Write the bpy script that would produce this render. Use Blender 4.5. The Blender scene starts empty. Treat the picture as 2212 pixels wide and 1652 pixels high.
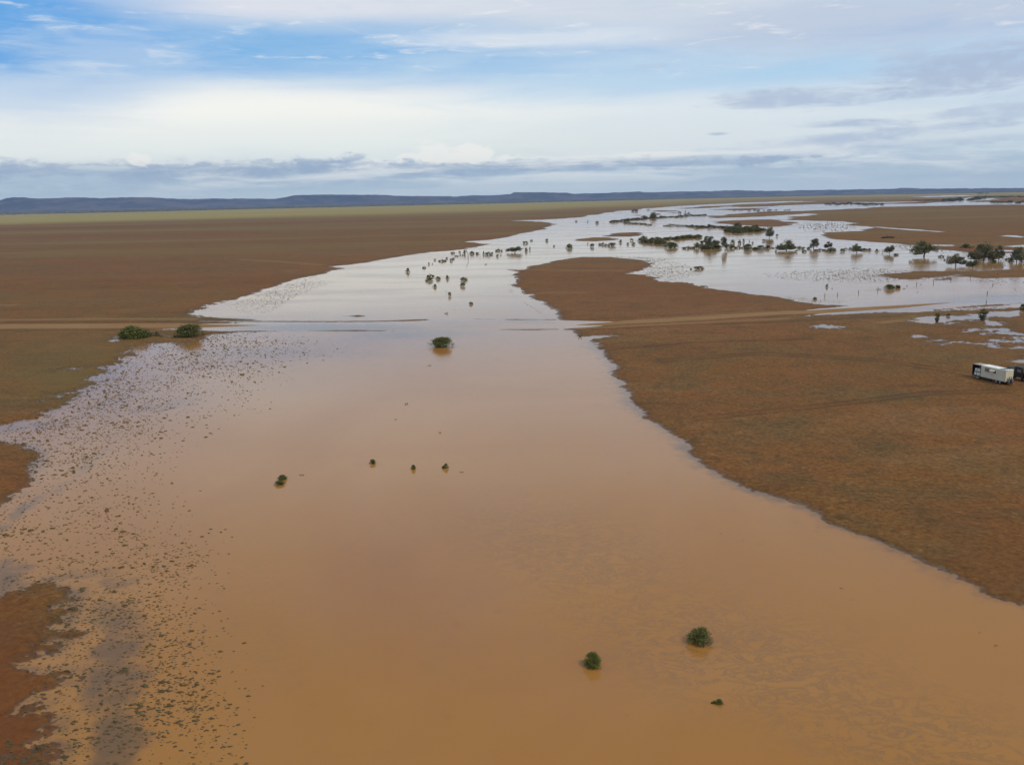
import bpy, math, random
import numpy as np
from mathutils import Vector, Matrix

# ------------------------------------------------------------------ camera
R_ = math.radians
F = 1878.0          # focal length in survey pixels (picture 2212 x 1652)
H = 45.0            # helicopter height above the flood water, metres
PITCH = R_(11.9)
ROLL = math.atan(0.0208)
scene = bpy.context.scene
col = scene.collection


def rx(a):
    c, s = math.cos(a), math.sin(a)
    return np.array([[1, 0, 0], [0, c, -s], [0, s, c]])


def rz(a):
    c, s = math.cos(a), math.sin(a)
    return np.array([[c, -s, 0], [s, c, 0], [0, 0, 1]])


RM = rx(math.pi / 2 - PITCH) @ rz(-ROLL)
cam_data = bpy.data.cameras.new('camera')
cam = bpy.data.objects.new('camera', cam_data)
col.objects.link(cam)
mw = Matrix([list(RM[0]) + [0], list(RM[1]) + [0], list(RM[2]) + [H], [0, 0, 0, 1]])
cam.matrix_world = mw
cam_data.sensor_width = 36
cam_data.lens = F / 2212 * 36
cam_data.clip_start = 0.5
cam_data.clip_end = 150000
scene.camera = cam

SUN_EL, SUN_AZ = R_(48), R_(130)       # azimuth clockwise from +Y: light comes from the right, behind
scene.view_settings.view_transform = 'Standard'
scene.view_settings.look = 'None'
scene.view_settings.exposure = 0.0
scene.view_settings.gamma = 1
scene.view_settings.use_curve_mapping = False

sun_data = bpy.data.lights.new('sun', 'SUN')
sun_data.energy = 1.5
sun_data.angle = R_(14)
sun_data.color = (1.0, 0.90, 0.74)
sun = bpy.data.objects.new('sun', sun_data)
col.objects.link(sun)
sd_ = Vector((math.sin(SUN_AZ) * math.cos(SUN_EL), math.cos(SUN_AZ) * math.cos(SUN_EL), math.sin(SUN_EL)))
sun.rotation_euler = sd_.to_track_quat('Z', 'Y').to_euler()


# ------------------------------------------------------------------ node helpers
class NT:
    def __init__(s, tree):
        s.t = tree
        s.n = tree.nodes
        s.l = tree.links

    def node(s, typ, **kw):
        n = s.n.new(typ)
        for k, v in kw.items():
            setattr(n, k, v)
        return n

    def put(s, sock, v):
        if isinstance(v, (int, float)):
            sock.default_value = v
        elif isinstance(v, (tuple, list)):
            sock.default_value = tuple(v) if len(sock.default_value) == len(v) else tuple(v) + (1,)
        else:
            s.l.new(v, sock)

    def m(s, op, a, b=0.0, c=0.0, clamp=False):
        n = s.node('ShaderNodeMath', operation=op, use_clamp=clamp)
        s.put(n.inputs[0], a); s.put(n.inputs[1], b); s.put(n.inputs[2], c)
        return n.outputs[0]

    def vm(s, op, a, b=(0, 0, 0)):
        n = s.node('ShaderNodeVectorMath', operation=op)
        s.put(n.inputs[0], a); s.put(n.inputs[1], b)
        return n.outputs[0]

    def noise(s, vec, scale=1.0, detail=4.0, rough=0.55, dist=0.0):
        n = s.node('ShaderNodeTexNoise')
        s.put(n.inputs['Vector'], vec)
        n.inputs['Scale'].default_value = scale
        n.inputs['Detail'].default_value = detail
        n.inputs['Roughness'].default_value = rough
        n.inputs['Distortion'].default_value = dist
        return n.outputs['Fac']

    def ramp(s, v, a, b, lo=0.0, hi=1.0, smooth=True):
        n = s.node('ShaderNodeMapRange')
        n.interpolation_type = 'SMOOTHSTEP' if smooth else 'LINEAR'
        s.put(n.inputs['Value'], v)
        for k, x in (('From Min', a), ('From Max', b), ('To Min', lo), ('To Max', hi)):
            s.put(n.inputs[k], x)
        return n.outputs['Result']

    def mix(s, fac, a, b, blend='MIX'):
        n = s.node('ShaderNodeMix', data_type='RGBA', blend_type=blend)
        s.put(n.inputs[0], fac); s.put(n.inputs[6], a); s.put(n.inputs[7], b)
        return n.outputs[2]

    def attr(s, name):
        return s.node('ShaderNodeAttribute', attribute_name=name).outputs['Fac']


def srgb(r, g, b):
    f = lambda c: (c / 255 / 12.92) if c <= 10 else ((c / 255 + 0.055) / 1.055) ** 2.4
    return (f(r), f(g), f(b))


def un(u, v, z=0.0):
    d = RM @ np.array([(u - 1106) / F, -(v - 826) / F, -1])
    t = (z - H) / d[2]
    return d[0] * t, d[1] * t


def azel(u, v):
    d = RM @ np.array([(u - 1106) / F, -(v - 826) / F, -1])
    d = d / np.linalg.norm(d)
    return math.atan2(d[0], d[1]), math.asin(d[2])


def proj(x, y, z=0.0):
    q0 = RM[0, 0] * x + RM[1, 0] * y + RM[2, 0] * (z - H)
    q1 = RM[0, 1] * x + RM[1, 1] * y + RM[2, 1] * (z - H)
    q2 = RM[0, 2] * x + RM[1, 2] * y + RM[2, 2] * (z - H)
    q2 = np.minimum(q2, -1e-3)
    return 1106 + F * q0 / -q2, 826 - F * q1 / -q2


# ------------------------------------------------------------------ world: sky and clouds
def build_world():
    w = bpy.data.worlds.new('World')
    scene.world = w
    w.use_nodes = True
    t = NT(w.node_tree)
    t.n.clear()
    out = t.node('ShaderNodeOutputWorld')
    sky = t.node('ShaderNodeTexSky', sky_type='NISHITA')
    sky.sun_disc = False
    sky.sun_elevation = SUN_EL
    sky.sun_rotation = SUN_AZ
    sky.altitude = 50
    sky.air_density = 1.0
    sky.dust_density = 0.7
    d = t.node('ShaderNodeTexCoord').outputs['Generated']
    sp = t.node('ShaderNodeSeparateXYZ')
    t.l.new(d, sp.inputs[0])
    x, y, z = sp.outputs
    az = t.m('ARCTAN2', x, y)
    el = t.m('ARCSINE', z)
    streak = t.noise(t.vm('MULTIPLY', d, (5, 5, 42)), 1.0, 7, 0.6, 0.4)
    fine = t.noise(t.vm('MULTIPLY', d, (16, 16, 95)), 1.0, 6, 0.62, 0.5)
    puff = t.noise(t.vm('MULTIPLY', d, (46, 46, 100)), 1.0, 6, 0.62, 0.1)
    broad = t.noise(t.vm('MULTIPLY', d, (2.2, 2.2, 9)), 1.0, 5, 0.55, 0.6)
    # layer 0: clear air
    base = t.mix(1.0, sky.outputs[0], (0.10,) * 3, 'MULTIPLY')
    c = t.mix(t.ramp(el, -0.02, 0.17), srgb(196, 222, 232), srgb(118, 176, 236))
    c = t.mix(0.8, base, c)
    c = t.mix(t.ramp(el, 0.12, 0.21, 0, 0.85), c, srgb(98, 166, 230))
    c = t.mix(t.ramp(el, 0.3, 0.9, 0, 0.8), c, srgb(84, 140, 200))

    def blob(u, v, ru, rv, soft=0.5, nz=None, na=1.0, tilt=0.0):
        a0, e0 = azel(u, v)
        ra, re = ru / F, rv / F
        da = t.m('SUBTRACT', az, a0)
        de = t.m('SUBTRACT', t.m('SUBTRACT', el, e0), t.m('MULTIPLY', da, tilt))
        q = t.m('SQRT', t.m('ADD', t.m('POWER', t.m('ABSOLUTE', t.m('DIVIDE', da, ra)), 2.0),
                            t.m('POWER', t.m('ABSOLUTE', t.m('DIVIDE', de, re)), 2.0)))
        if nz is not None:
            q = t.m('ADD', q, t.m('MULTIPLY', t.m('SUBTRACT', nz, 0.5), -na * 2))
        return t.ramp(q, 1 + soft, 1 - soft, 0, 1)

    def lay(c, mask, colr, k=1.0):
        return t.mix(t.m('MULTIPLY', mask, k), c, colr)

    # thin veil of high cloud over most of the sky, beyond the frame as well
    cover = t.ramp(broad, 0.30, 0.55)
    high = t.ramp(el, 0.20, 0.32)
    veilm = t.m('MULTIPLY', t.m('MULTIPLY', cover, high), t.ramp(streak, 0.3, 0.7, 0.75, 1.0))
    c = lay(c, veilm, srgb(206, 200, 188), 0.95)
    side = t.ramp(t.m('ABSOLUTE', t.m('SUBTRACT', az, 0.0)), 0.55, 0.9)
    c = lay(c, t.m('MULTIPLY', side, t.ramp(streak, 0.35, 0.65)), srgb(226, 232, 236), 0.75)
    # middle pale veil, brightest on the left
    c = lay(c, blob(300, 270, 1250, 84, 0.5, streak, 0.5), srgb(248, 251, 245), 0.97)
    c = lay(c, blob(900, 225, 1050, 45, 0.6, streak, 0.8), srgb(240, 243, 243), 0.85)
    c = lay(c, blob(280, 248, 900, 42, 0.7, streak, 0.6), srgb(255, 255, 247), 0.95)
    c = lay(c, blob(1500, 300, 420, 38, 0.7, streak, 0.9), srgb(240, 242, 232), 0.85)
    c = lay(c, blob(1150, 300, 1500, 50, 0.6, streak, 0.6), srgb(236, 244, 240), 0.45)
    # right: pale sky with grey lavender shreds
    c = lay(c, blob(1900, 225, 620, 110, 0.7, streak, 0.9), srgb(224, 235, 242), 0.75)
    c = lay(c, blob(1850, 135, 560, 34, 0.8, streak, 0.9, 0.03), srgb(170, 210, 240), 0.8)
    # top bank
    c = lay(c, blob(900, -110, 830, 185, 0.22, streak, 0.75, -0.0), srgb(226, 231, 236), 0.93)
    c = lay(c, blob(1650, -75, 750, 165, 0.35, streak, 0.8), srgb(212, 221, 232), 0.88)
    c = lay(c, blob(560, -2, 400, 34, 0.6, fine, 0.9), srgb(224, 228, 238), 0.85)
    c = lay(c, blob(560, 100, 560, 42, 0.7, streak, 0.5, 0.01), srgb(122, 182, 232), 0.8)
    c = lay(c, blob(40, 70, 230, 120, 0.8, streak, 0.4), srgb(102, 168, 230), 0.8)
    c = lay(c, blob(1250, 150, 700, 34, 0.8, streak, 0.5), srgb(190, 218, 240), 0.7)
    c = lay(c, blob(1150, 84, 260, 16, 0.6, fine, 0.8, 0.0), srgb(224, 232, 241), 0.8)
    c = lay(c, blob(1900, 50, 330, 50, 0.5, fine, 0.9), srgb(190, 203, 224), 0.6)
    c = lay(c, t.m('MULTIPLY', t.ramp(fine, 0.55, 0.72), t.ramp(el, 0.10, 0.16)), srgb(240, 242, 243), 0.6)
    c = lay(c, t.m('MULTIPLY', t.ramp(fine, 0.42, 0.28), t.ramp(el, 0.13, 0.18)), srgb(178, 204, 230), 0.18)
    # wisps in the blue on the left
    c = lay(c, blob(250, 110, 170, 45, 0.8, fine, 1.6), srgb(196, 216, 238), 0.55)
    c = lay(c, blob(60, 190, 120, 34, 0.8, fine, 1.4), srgb(206, 224, 240), 0.6)
    # grey lavender shreds on the right
    grey = srgb(178, 194, 218)
    for (u, v, ru, rv, k, tl) in ((2130, 148, 185, 36, 0.9, 0.04), (1715, 214, 135, 17, 0.8, 0), (1850, 267, 75, 8, 0.75, 0),
                                  (1850, 296, 215, 11, 0.7, 0.05), (2170, 245, 105, 13, 0.6, 0.02), (2060, 200, 90, 6, 0.4, 0),
                                  (1405, 143, 35, 4, 0.3, 0), (1548, 290, 18, 3, 0.7, 0), (2050, 305, 120, 7, 0.4, 0),
                                  (1620, 340, 300, 9, 0.5, 0.02), (1950, 365, 300, 22, 0.35, 0)):
        c = lay(c, t.m('MULTIPLY', blob(u, v, ru, rv, 0.6, fine, 1.5, tl), t.ramp(puff, 0.30, 0.55, 0.55, 1.0)), grey, k)
    # cumulus line near the horizon
    white = srgb(250, 251, 244)
    for (u, v, ru, rv, k) in ((940, 336, 42, 24, 1), (1022, 336, 40, 24, 1), (985, 345, 85, 16, 1), (300, 349, 24, 14, 0.9), (1150, 352, 330, 13, .6),
                              (640, 356, 300, 7, 0.5), (1420, 334, 90, 6, 0.6), (220, 358, 260, 7, .5), (880, 343, 26, 10, .8), (800, 350, 22, 8, .6), (700, 353, 26, 7, .6), (560, 356, 24, 6, .6), (440, 379, 30, 6, .7), (500, 372, 40, 5, .6), (1090, 346, 24, 10, .8), (110, 358, 22, 6, .6)):
        c = lay(c, blob(u, v, ru, rv, 0.22, puff, 1.1), white, k)
    bank = srgb(166, 186, 208)
    for (u, v, ru, rv, k) in ((900, 362, 190, 13, 0.9), (765, 352, 32, 15, 0.9), (948, 350, 14, 19, 0.75), (1200, 358, 420, 13, 0.85), (690, 360, 90, 14, .75),
                              (300, 380, 560, 26, 0.85), (820, 376, 520, 16, 0.7), (1600, 372, 260, 10, .5), (150, 366, 300, 12, .6), (520, 362, 180, 9, .6), (560, 400, 420, 9, .4), (1450, 352, 300, 8, 0.7)):
        c = lay(c, t.m('MULTIPLY', blob(u, v, ru, rv, 0.35, puff, 1.3), t.ramp(fine, 0.35, 0.62, 1.0, 0.35)), bank, k)
    for (u, v, ru, rv, k) in ((935, 334, 34, 18, .9), (1028, 334, 32, 18, .9), (985, 340, 50, 12, .8), (302, 347, 22, 10, .8)):
        c = lay(c, blob(u, v, ru, rv, 0.22, puff, 1.0), white, k)
    # low pale air
    shred = t.m('MULTIPLY', t.ramp(streak, 0.45, 0.62), t.ramp(el, 0.055, 0.035))
    c = lay(c, t.m('MULTIPLY', shred, t.ramp(el, 0.0, 0.012)), srgb(244, 248, 246), 0.85)
    c = lay(c, t.ramp(el, 0.034, 0.006), srgb(228, 244, 248), 0.75)
    c = lay(c, t.ramp(el, -0.0, -0.03), srgb(150, 140, 125), 1.0)
    bg = t.node('ShaderNodeBackground')
    t.l.new(c, bg.inputs[0])
    bg.inputs[1].default_value = 1.0
    t.l.new(bg.outputs[0], out.inputs[0])


build_world()


# ------------------------------------------------------------------ materials
def mat(name, colr=(0.5, 0.5, 0.5), rough=0.8, metal=0.0, spec=0.3, var=0.0, vscale=3.0):
    m = bpy.data.materials.new(name)
    m.use_nodes = True
    t = NT(m.node_tree)
    b = t.n['Principled BSDF']
    b.inputs['Roughness'].default_value = rough
    b.inputs['Metallic'].default_value = metal
    b.inputs['Specular IOR Level'].default_value = spec
    if var:
        tc = t.node('ShaderNodeTexCoord').outputs['Object']
        f = t.ramp(t.noise(tc, vscale, 5, 0.6), 0.3, 0.7, 1 - var, 1 + var)
        cc = t.mix(1.0, tuple(colr), t.node('ShaderNodeCombineColor').outputs[0], 'MULTIPLY')
        comb = [n for n in t.n if n.bl_idname == 'ShaderNodeCombineColor'][-1]
        for i in range(3):
            t.l.new(f, comb.inputs[i])
        t.l.new(cc, b.inputs['Base Color'])
    else:
        b.inputs['Base Color'].default_value = tuple(colr) + (1,)
    return m


def foliage_mat(name, dark, light, brown=0.0):
    m = bpy.data.materials.new(name)
    m.use_nodes = True
    t = NT(m.node_tree)
    b = t.n['Principled BSDF']
    b.inputs['Roughness'].default_value = 0.65
    b.inputs['Specular IOR Level'].default_value = 0.25
    geo = t.node('ShaderNodeNewGeometry')
    rnd = geo.outputs['Random Per Island']
    oi = t.node('ShaderNodeObjectInfo').outputs['Random']
    tc = t.node('ShaderNodeTexCoord').outputs['Object']
    n = t.noise(tc, 1.6, 3, 0.5)
    f = t.m('ADD', t.m('MULTIPLY', rnd, 0.6), t.m('MULTIPLY', t.m('SUBTRACT', n, 0.3), 0.9))
    c = t.mix(t.ramp(f, 0.1, 1.0), dark, light)
    c = t.mix(t.m('MULTIPLY', oi, 0.35 + brown), c, (0.125, 0.10, 0.05))
    t.l.new(c, b.inputs['Base Color'])
    return m


M = {}
M['leaf_green'] = foliage_mat('leaf_green', (0.072, 0.085, 0.014), (0.19, 0.20, 0.045))
M['leaf_olive'] = foliage_mat('leaf_olive', (0.088, 0.092, 0.034), (0.21, 0.215, 0.095), 0.04)
M['leaf_grey'] = foliage_mat('leaf_grey', (0.068, 0.066, 0.042), (0.15, 0.145, 0.10), 0.15)
M['bark'] = mat('bark', (0.075, 0.058, 0.045), 0.9, var=0.3, vscale=2)
M['dead_wood'] = mat('dead_wood', (0.12, 0.095, 0.075), 0.9, var=0.3, vscale=2)
M['tussock'] = foliage_mat('tussock', (0.056, 0.040, 0.018), (0.112, 0.084, 0.036), 0.1)


def ground_material():
    m = bpy.data.materials.new('plain_soil')
    m.use_nodes = True
    t = NT(m.node_tree)
    b = t.n['Principled BSDF']
    pos = t.node('ShaderNodeNewGeometry').outputs['Position']
    sp = t.node('ShaderNodeSeparateXYZ')
    t.l.new(pos, sp.inputs[0])
    n_big = t.noise(pos, 0.010, 5, 0.6, 0.3)
    n_far = t.noise(t.vm('MULTIPLY', pos, (0.0011, 0.0022, 0)), 1, 4, 0.6)
    n_mid = t.noise(pos, 0.11, 6, 0.65, 0.4)
    n_fine = t.noise(pos, 1.5, 6, 0.7)
    # wind and water sorted lines running across the plain
    rot = t.node('ShaderNodeVectorRotate', rotation_type='Z_AXIS')
    t.l.new(pos, rot.inputs['Vector'])
    rot.inputs['Angle'].default_value = 0.6
    n_str = t.noise(t.vm('MULTIPLY', rot.outputs[0], (0.26, 0.52, 0)), 1.0, 7, 0.72, 1.6)
    c = t.mix(t.ramp(n_big, 0.32, 0.68), (0.182, 0.078, 0.021), (0.154, 0.082, 0.024))
    n_b3 = t.noise(t.vm('MULTIPLY', pos, (0.012, 0.020, 0)), 1.0, 5, 0.62, 0.5)
    c = t.mix(t.ramp(n_b3, 0.50, 0.60, 0, 0.5), c, (0.205, 0.086, 0.028))
    c = t.mix(t.ramp(n_b3, 0.47, 0.36, 0, 0.6), c, (0.120, 0.088, 0.034))
    c = t.mix(t.ramp(n_far, 0.40, 0.66, 0, 0.6), c, (0.20, 0.098, 0.050))
    c = t.mix(t.m('MULTIPLY', t.ramp(n_mid, 0.46, 0.66), 0.6), c, (0.100, 0.066, 0.027))
    c = t.mix(t.m('MULTIPLY', t.ramp(n_str, 0.56, 0.70), 0.6), c, (0.285, 0.160, 0.070))
    n_b2 = t.noise(t.vm('MULTIPLY', pos, (0.020, 0.045, 0)), 1.0, 7, 0.7, 0.8)
    c = t.mix(t.m('MULTIPLY', t.ramp(n_b2, 0.52, 0.66), 0.55), c, (0.115, 0.055, 0.024))
    c = t.mix(t.m('MULTIPLY', t.ramp(n_b2, 0.46, 0.34), 0.45), c, (0.215, 0.118, 0.048))
    c = t.mix(t.m('MULTIPLY', t.ramp(n_str, 0.46, 0.30), 0.7), c, (0.085, 0.044, 0.020))
    # fine grain of stones and grass
    f = t.ramp(n_fine, 0.28, 0.72, 0.45, 1.55, False)
    v = t.vm('SCALE', c)
    t.l.new(f, v.node.inputs['Scale'])
    c = v
    c = t.mix(t.m('MULTIPLY', t.attr('track'), t.ramp(n_mid, 0.3, 0.6, 0.3, 0.8)), c, (0.080, 0.042, 0.018))
    c = t.mix(t.m('MULTIPLY', t.attr('scrape'), 0.6), c, (0.31, 0.185, 0.08))
    # regional cover, surveyed per vertex
    c = t.mix(t.m('MULTIPLY', t.attr('redness'), 0.8), c, (0.150, 0.048, 0.016))
    spk = t.ramp(t.noise(pos, 0.9, 4, 0.7), 0.42, 0.58)
    c = t.mix(t.m('MULTIPLY', t.attr('olive'), t.m('ADD', 0.35, t.m('MULTIPLY', spk, 0.45))), c, (0.142, 0.108, 0.034))
    gb = t.noise(t.vm('MULTIPLY', pos, (0.0010, 0.004, 0)), 1, 5, 0.65)
    sunlit_grass = t.mix(t.ramp(gb, 0.35, 0.65), (0.340, 0.255, 0.082), (0.275, 0.245, 0.070))  # yellow-green grass, with the far band's sunlight put into its colour
    band = t.noise(t.vm('MULTIPLY', pos, (0.0006, 0.0040, 0)), 1, 6, 0.7)
    c = t.mix(t.m('MULTIPLY', t.ramp(band, 0.47, 0.62), t.attr('plain')), c, (0.178, 0.118, 0.040))
    c = t.mix(t.m('MULTIPLY', t.ramp(band, 0.45, 0.36), t.m('MULTIPLY', t.attr('plain'), 0.8)), c, (0.165, 0.072, 0.028))
    c = t.mix(t.m('MULTIPLY', t.attr('grass'), t.ramp(band, 0.30, 0.5, 0.7, 1.0)), c, sunlit_grass)
    wn = t.noise(t.vm('MULTIPLY', pos, (0.006, 0.0022, 0)), 1, 5, 0.7)
    wcol = t.mix(t.ramp(wn, 0.42, 0.62), (0.040, 0.045, 0.028), (0.115, 0.090, 0.060))
    c = t.mix(t.attr('wood'), c, wcol)
    # wet rim: dark, glossy mud just above the water line
    wet = t.attr('wet')
    c = t.mix(t.m('MULTIPLY', wet, 0.55), c, (0.062, 0.042, 0.030))
    rgh = t.ramp(wet, 0.35, 1.0, 0.9, 0.34)
    t.l.new(c, b.inputs['Base Color'])
    t.l.new(rgh, b.inputs['Roughness'])
    t.put(b.inputs['Specular IOR Level'], t.ramp(wet, 0.3, 1.0, 0.12, 0.5))
    bp = t.node('ShaderNodeBump')
    bp.inputs['Strength'].default_value = 0.5
    bp.inputs['Distance'].default_value = 0.10
    t.l.new(n_fine, bp.inputs['Height'])
    t.l.new(bp.outputs[0], b.inputs['Normal'])
    return m


def water_material():
    m = bpy.data.materials.new('muddy_water')
    m.use_nodes = True
    t = NT(m.node_tree)
    b = t.n['Principled BSDF']
    pos = t.node('ShaderNodeNewGeometry').outputs['Position']
    n1 = t.noise(t.vm('MULTIPLY', pos, (0.018, 0.012, 0)), 1, 4, 0.55, 0.8)
    n2 = t.noise(t.vm('MULTIPLY', pos, (0.25, 0.10, 0)), 1, 5, 0.6, 1.0)
    c = t.mix(t.ramp(n1, 0.3, 0.7), (0.335, 0.148, 0.030), (0.370, 0.178, 0.048))
    c = t.mix(t.ramp(n2, 0.45, 0.75, 0, 0.16), c, (0.26, 0.15, 0.070))
    rid = t.m('ABSOLUTE', t.m('SUBTRACT', t.noise(t.vm('MULTIPLY', pos, (0.32, 0.5, 0)), 1, 7, 0.75, 1.0), 0.5))
    c = t.mix(t.m('MULTIPLY', t.m('MULTIPLY', t.attr('film'), 0.55), t.ramp(rid, 0.055, 0.0)), c, (0.17, 0.105, 0.055))
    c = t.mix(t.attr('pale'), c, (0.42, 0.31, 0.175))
    c = t.mix(t.ramp(t.m('ADD', t.attr('clear'), t.m('MULTIPLY', t.m('SUBTRACT', t.noise(pos, 0.35, 6, 0.7), 0.5), 1.7)), 0.10, 0.95, 0, 0.85), c, (0.125, 0.072, 0.038))
    t.l.new(c, b.inputs['Base Color'])
    b.inputs['IOR'].default_value = 1.333
    b.inputs['Specular IOR Level'].default_value = 0.5
    rn = t.noise(t.vm('MULTIPLY', pos, (0.010, 0.03, 0)), 1, 4, 0.6)
    t.put(b.inputs['Roughness'], t.ramp(rn, 0.35, 0.65, 0.05, 0.15))
    w1 = t.noise(t.vm('MULTIPLY', pos, (1.6, 3.4, 0)), 1, 3, 0.6, 0.3)
    bp = t.node('ShaderNodeBump')
    bp.inputs['Strength'].default_value = 0.25
    bp.inputs['Distance'].default_value = 0.035
    t.l.new(w1, bp.inputs['Height'])
    t.l.new(bp.outputs[0], b.inputs['Normal'])
    return m


def road_material():
    m = bpy.data.materials.new('graded_dirt')
    m.use_nodes = True
    t = NT(m.node_tree)
    b = t.n['Principled BSDF']
    pos = t.node('ShaderNodeNewGeometry').outputs['Position']
    across = t.attr('across')
    n = t.noise(t.vm('MULTIPLY', pos, (0.05, 0.3, 0)), 1, 5, 0.65)
    n2 = t.noise(pos, 1.2, 5, 0.7)
    c = t.mix(t.ramp(n, 0.35, 0.65), (0.275, 0.160, 0.066), (0.220, 0.120, 0.048))
    tr = t.m('SINE', t.m('MULTIPLY', across, 19.0))
    c = t.mix(t.ramp(tr, 0.2, 1.0, 0, 0.4), c, (0.34, 0.21, 0.095))
    edge = t.ramp(t.m('ABSOLUTE', t.m('SUBTRACT', across, 0.5)), 0.36, 0.5, 0, 0.8)
    c = t.mix(edge, c, (0.135, 0.078, 0.038))
    c = t.mix(t.ramp(n2, 0.5, 0.7, 0, 0.3), c, (0.17, 0.10, 0.045))
    t.l.new(c, b.inputs['Base Color'])
    b.inputs['Roughness'].default_value = 0.9
    b.inputs['Specular IOR Level'].default_value = 0.15
    return m


M['ground'] = ground_material()
M['water'] = water_material()
M['road'] = road_material()


# ------------------------------------------------------------------ numeric noise
def hash2(ix, iy, seed):
    h = (ix.astype(np.int64) * 374761393 + iy.astype(np.int64) * 668265263 + seed * 974634777) & 0xffffffff
    h = ((h ^ (h >> 13)) * 1274126177) & 0xffffffff
    h = h ^ (h >> 16)
    return (h & 0xffffff).astype(np.float64) / float(0xffffff)


def vnoise(x, y, lam, seed=0):
    x = x / lam; y = y / lam
    ix = np.floor(x); iy = np.floor(y)
    fx = x - ix; fy = y - iy
    fx = fx * fx * (3 - 2 * fx); fy = fy * fy * (3 - 2 * fy)
    ix = ix.astype(np.int64); iy = iy.astype(np.int64)
    a = hash2(ix, iy, seed); b = hash2(ix + 1, iy, seed)
    c = hash2(ix, iy + 1, seed); d = hash2(ix + 1, iy + 1, seed)
    return (a * (1 - fx) + b * fx) * (1 - fy) + (c * (1 - fx) + d * fx) * fy - 0.5


def fbm(x, y, lams, seed=0, p=0.5):
    s = 0; w = 0
    for i, l in enumerate(lams):
        k = l ** p
        s = s + k * vnoise(x + 17.3 * i, y - 9.1 * i, l, seed + i)
        w += k
    return s / w * 2


# ------------------------------------------------------------------ the shorelines
K = 0.8534


def crop(ox, oy, s, pts):
    return [((ox + a / s) * K, (oy + b / s) * K) for a, b in pts]


WATER = []
# near and middle flood sheet
WATER.append(
    [(2600, 1460), (2400, 1352), (2212, 1300), (2150, 1285), (2080, 1250), (2000, 1213), (1900, 1170), (1800, 1135), (1740, 1100), (1680, 1078),
     (1620, 1062), (1560, 1030), (1500, 992), (1480, 965), (1440, 930), (1390, 895), (1355, 868), (1348, 845), (1332, 820), (1320, 785),
     (1290, 757), (1272, 738), (1276, 732), (1323, 725), (1252, 727), (1239, 713), (1202, 711.8), (1250, 708), (1302, 703.5), (1243, 701.7),
     (1290, 698), (1325, 695.5), (1206, 692), (1206, 688), (1195, 671), (1172, 657), (1149, 643), (1158, 635.5), (1140, 634), (1128, 629), (1113, 615),
     (1104, 596), (1123, 585), (1108, 583), (1130, 583), (1151, 573.7), (1209, 562), (1267, 556), (1313, 555.6), (1366, 562), (1392, 571), (1387, 587),
     (1366, 591), (1406, 593), (1429, 602), (1415, 608), (1475, 609.6), (1510, 615), (1536, 622), (1621, 634), (1675, 640.7),
     (1728, 651), (1781, 658), (1827, 660), (1741, 671), (1781, 668), (1941, 658.9), (2064, 652.7), (1941, 666), (1781, 677), (1740, 683),
     (1861, 676.7), (1995, 674), (2080, 670), (2212, 663), (2500, 650), (2500, 600),
     (2212, 598), (2120, 602), (2085, 597), (2060, 588), (2212, 580), (2500, 570), (2500, 545), (2212, 548), (2184, 548), (2098, 547), (2021, 540),
     (1970, 531), (1908, 525), (1850, 521), (1798, 517), (1776, 509), (1785, 502.5), (1853, 498.7), (1883, 491), (1848, 485), (1833, 478.7),
     (1785, 477.4), (1690, 474.5), (1700, 470), (1762, 463.5), (1740, 462), (1664, 467), (1611, 469.5), (1523, 472), (1548, 466), (1600, 461), (1664, 457),
     (1720, 456), (1833, 452), (1908, 447), (2021, 445), (2120, 443), (2212, 442), (2500, 438), (2500, 434), (2212, 437.5), (2083, 436), (2080, 433), (1991, 440.5),
     (1883, 440.5), (1787, 440), (1700, 444), (1657, 446.5), (1600, 448), (1570, 446), (1657, 439.5), (1777, 434.8), (1700, 434.6), (1586, 439), (1485, 443.7), (1440, 447),
     (1410, 450), (1335, 457), (1285, 464), (1235, 471), (1170, 475), (1122, 476.5), (1180, 480), (1202, 482), (1188, 490),
     (1159, 499), (1109, 512), (1073, 518), (1006, 522.3), (1039, 528), (1023, 535.5), (988, 541), (934, 545), (872, 553.6), (810, 562),
     (745, 572.5), (705, 575), (740, 580), (700, 590), (640, 602), (600, 615), (554, 631), (508, 645), (465, 657), (441, 667), (420, 682), (450, 686), (500, 688),
     (545, 690), (560, 692.6), (435, 694), (560, 698.6), (430, 700.2), (562, 702.5), (354, 711.5), (440, 713.5), (530, 717), (451, 723), (440, 733), (412, 742), (397, 749),
     (380, 745), (365, 740), (316, 742), (284, 758), (265, 783), (230, 807), (178, 839), (150, 868), (100, 899), (0, 920), (-200, 950), (-200, 960),
     (0, 955), (60, 960), (90, 975), (80, 1003), (50, 1042), (0, 1088), (-200, 1200), (-200, 1310), (0, 1290)]
    + crop(0, 1420, 3.2024, [(150, 265), (330, 225), (400, 190), (480, 210), (560, 240), (660, 240), (620, 300), (600, 350), (600, 420), (560, 520),
                             (640, 590), (560, 660), (480, 720), (420, 770), (300, 760), (180, 830), (300, 880), (420, 870), (560, 930), (560, 990), (440, 1000),
                             (300, 1060), (180, 1130), (130, 1180), (270, 1200), (420, 1190), (510, 1230), (480, 1290), (600, 1350), (400, 1400), (250, 1450),
                             (90, 1560), (250, 1530), (330, 1490), (560, 1480), (560, 1540), (400, 1560), (520, 1590), (480, 1700), (400, 2600)])
    + [(150, 3600), (2400, 3600), (2600, 2200)])
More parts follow.
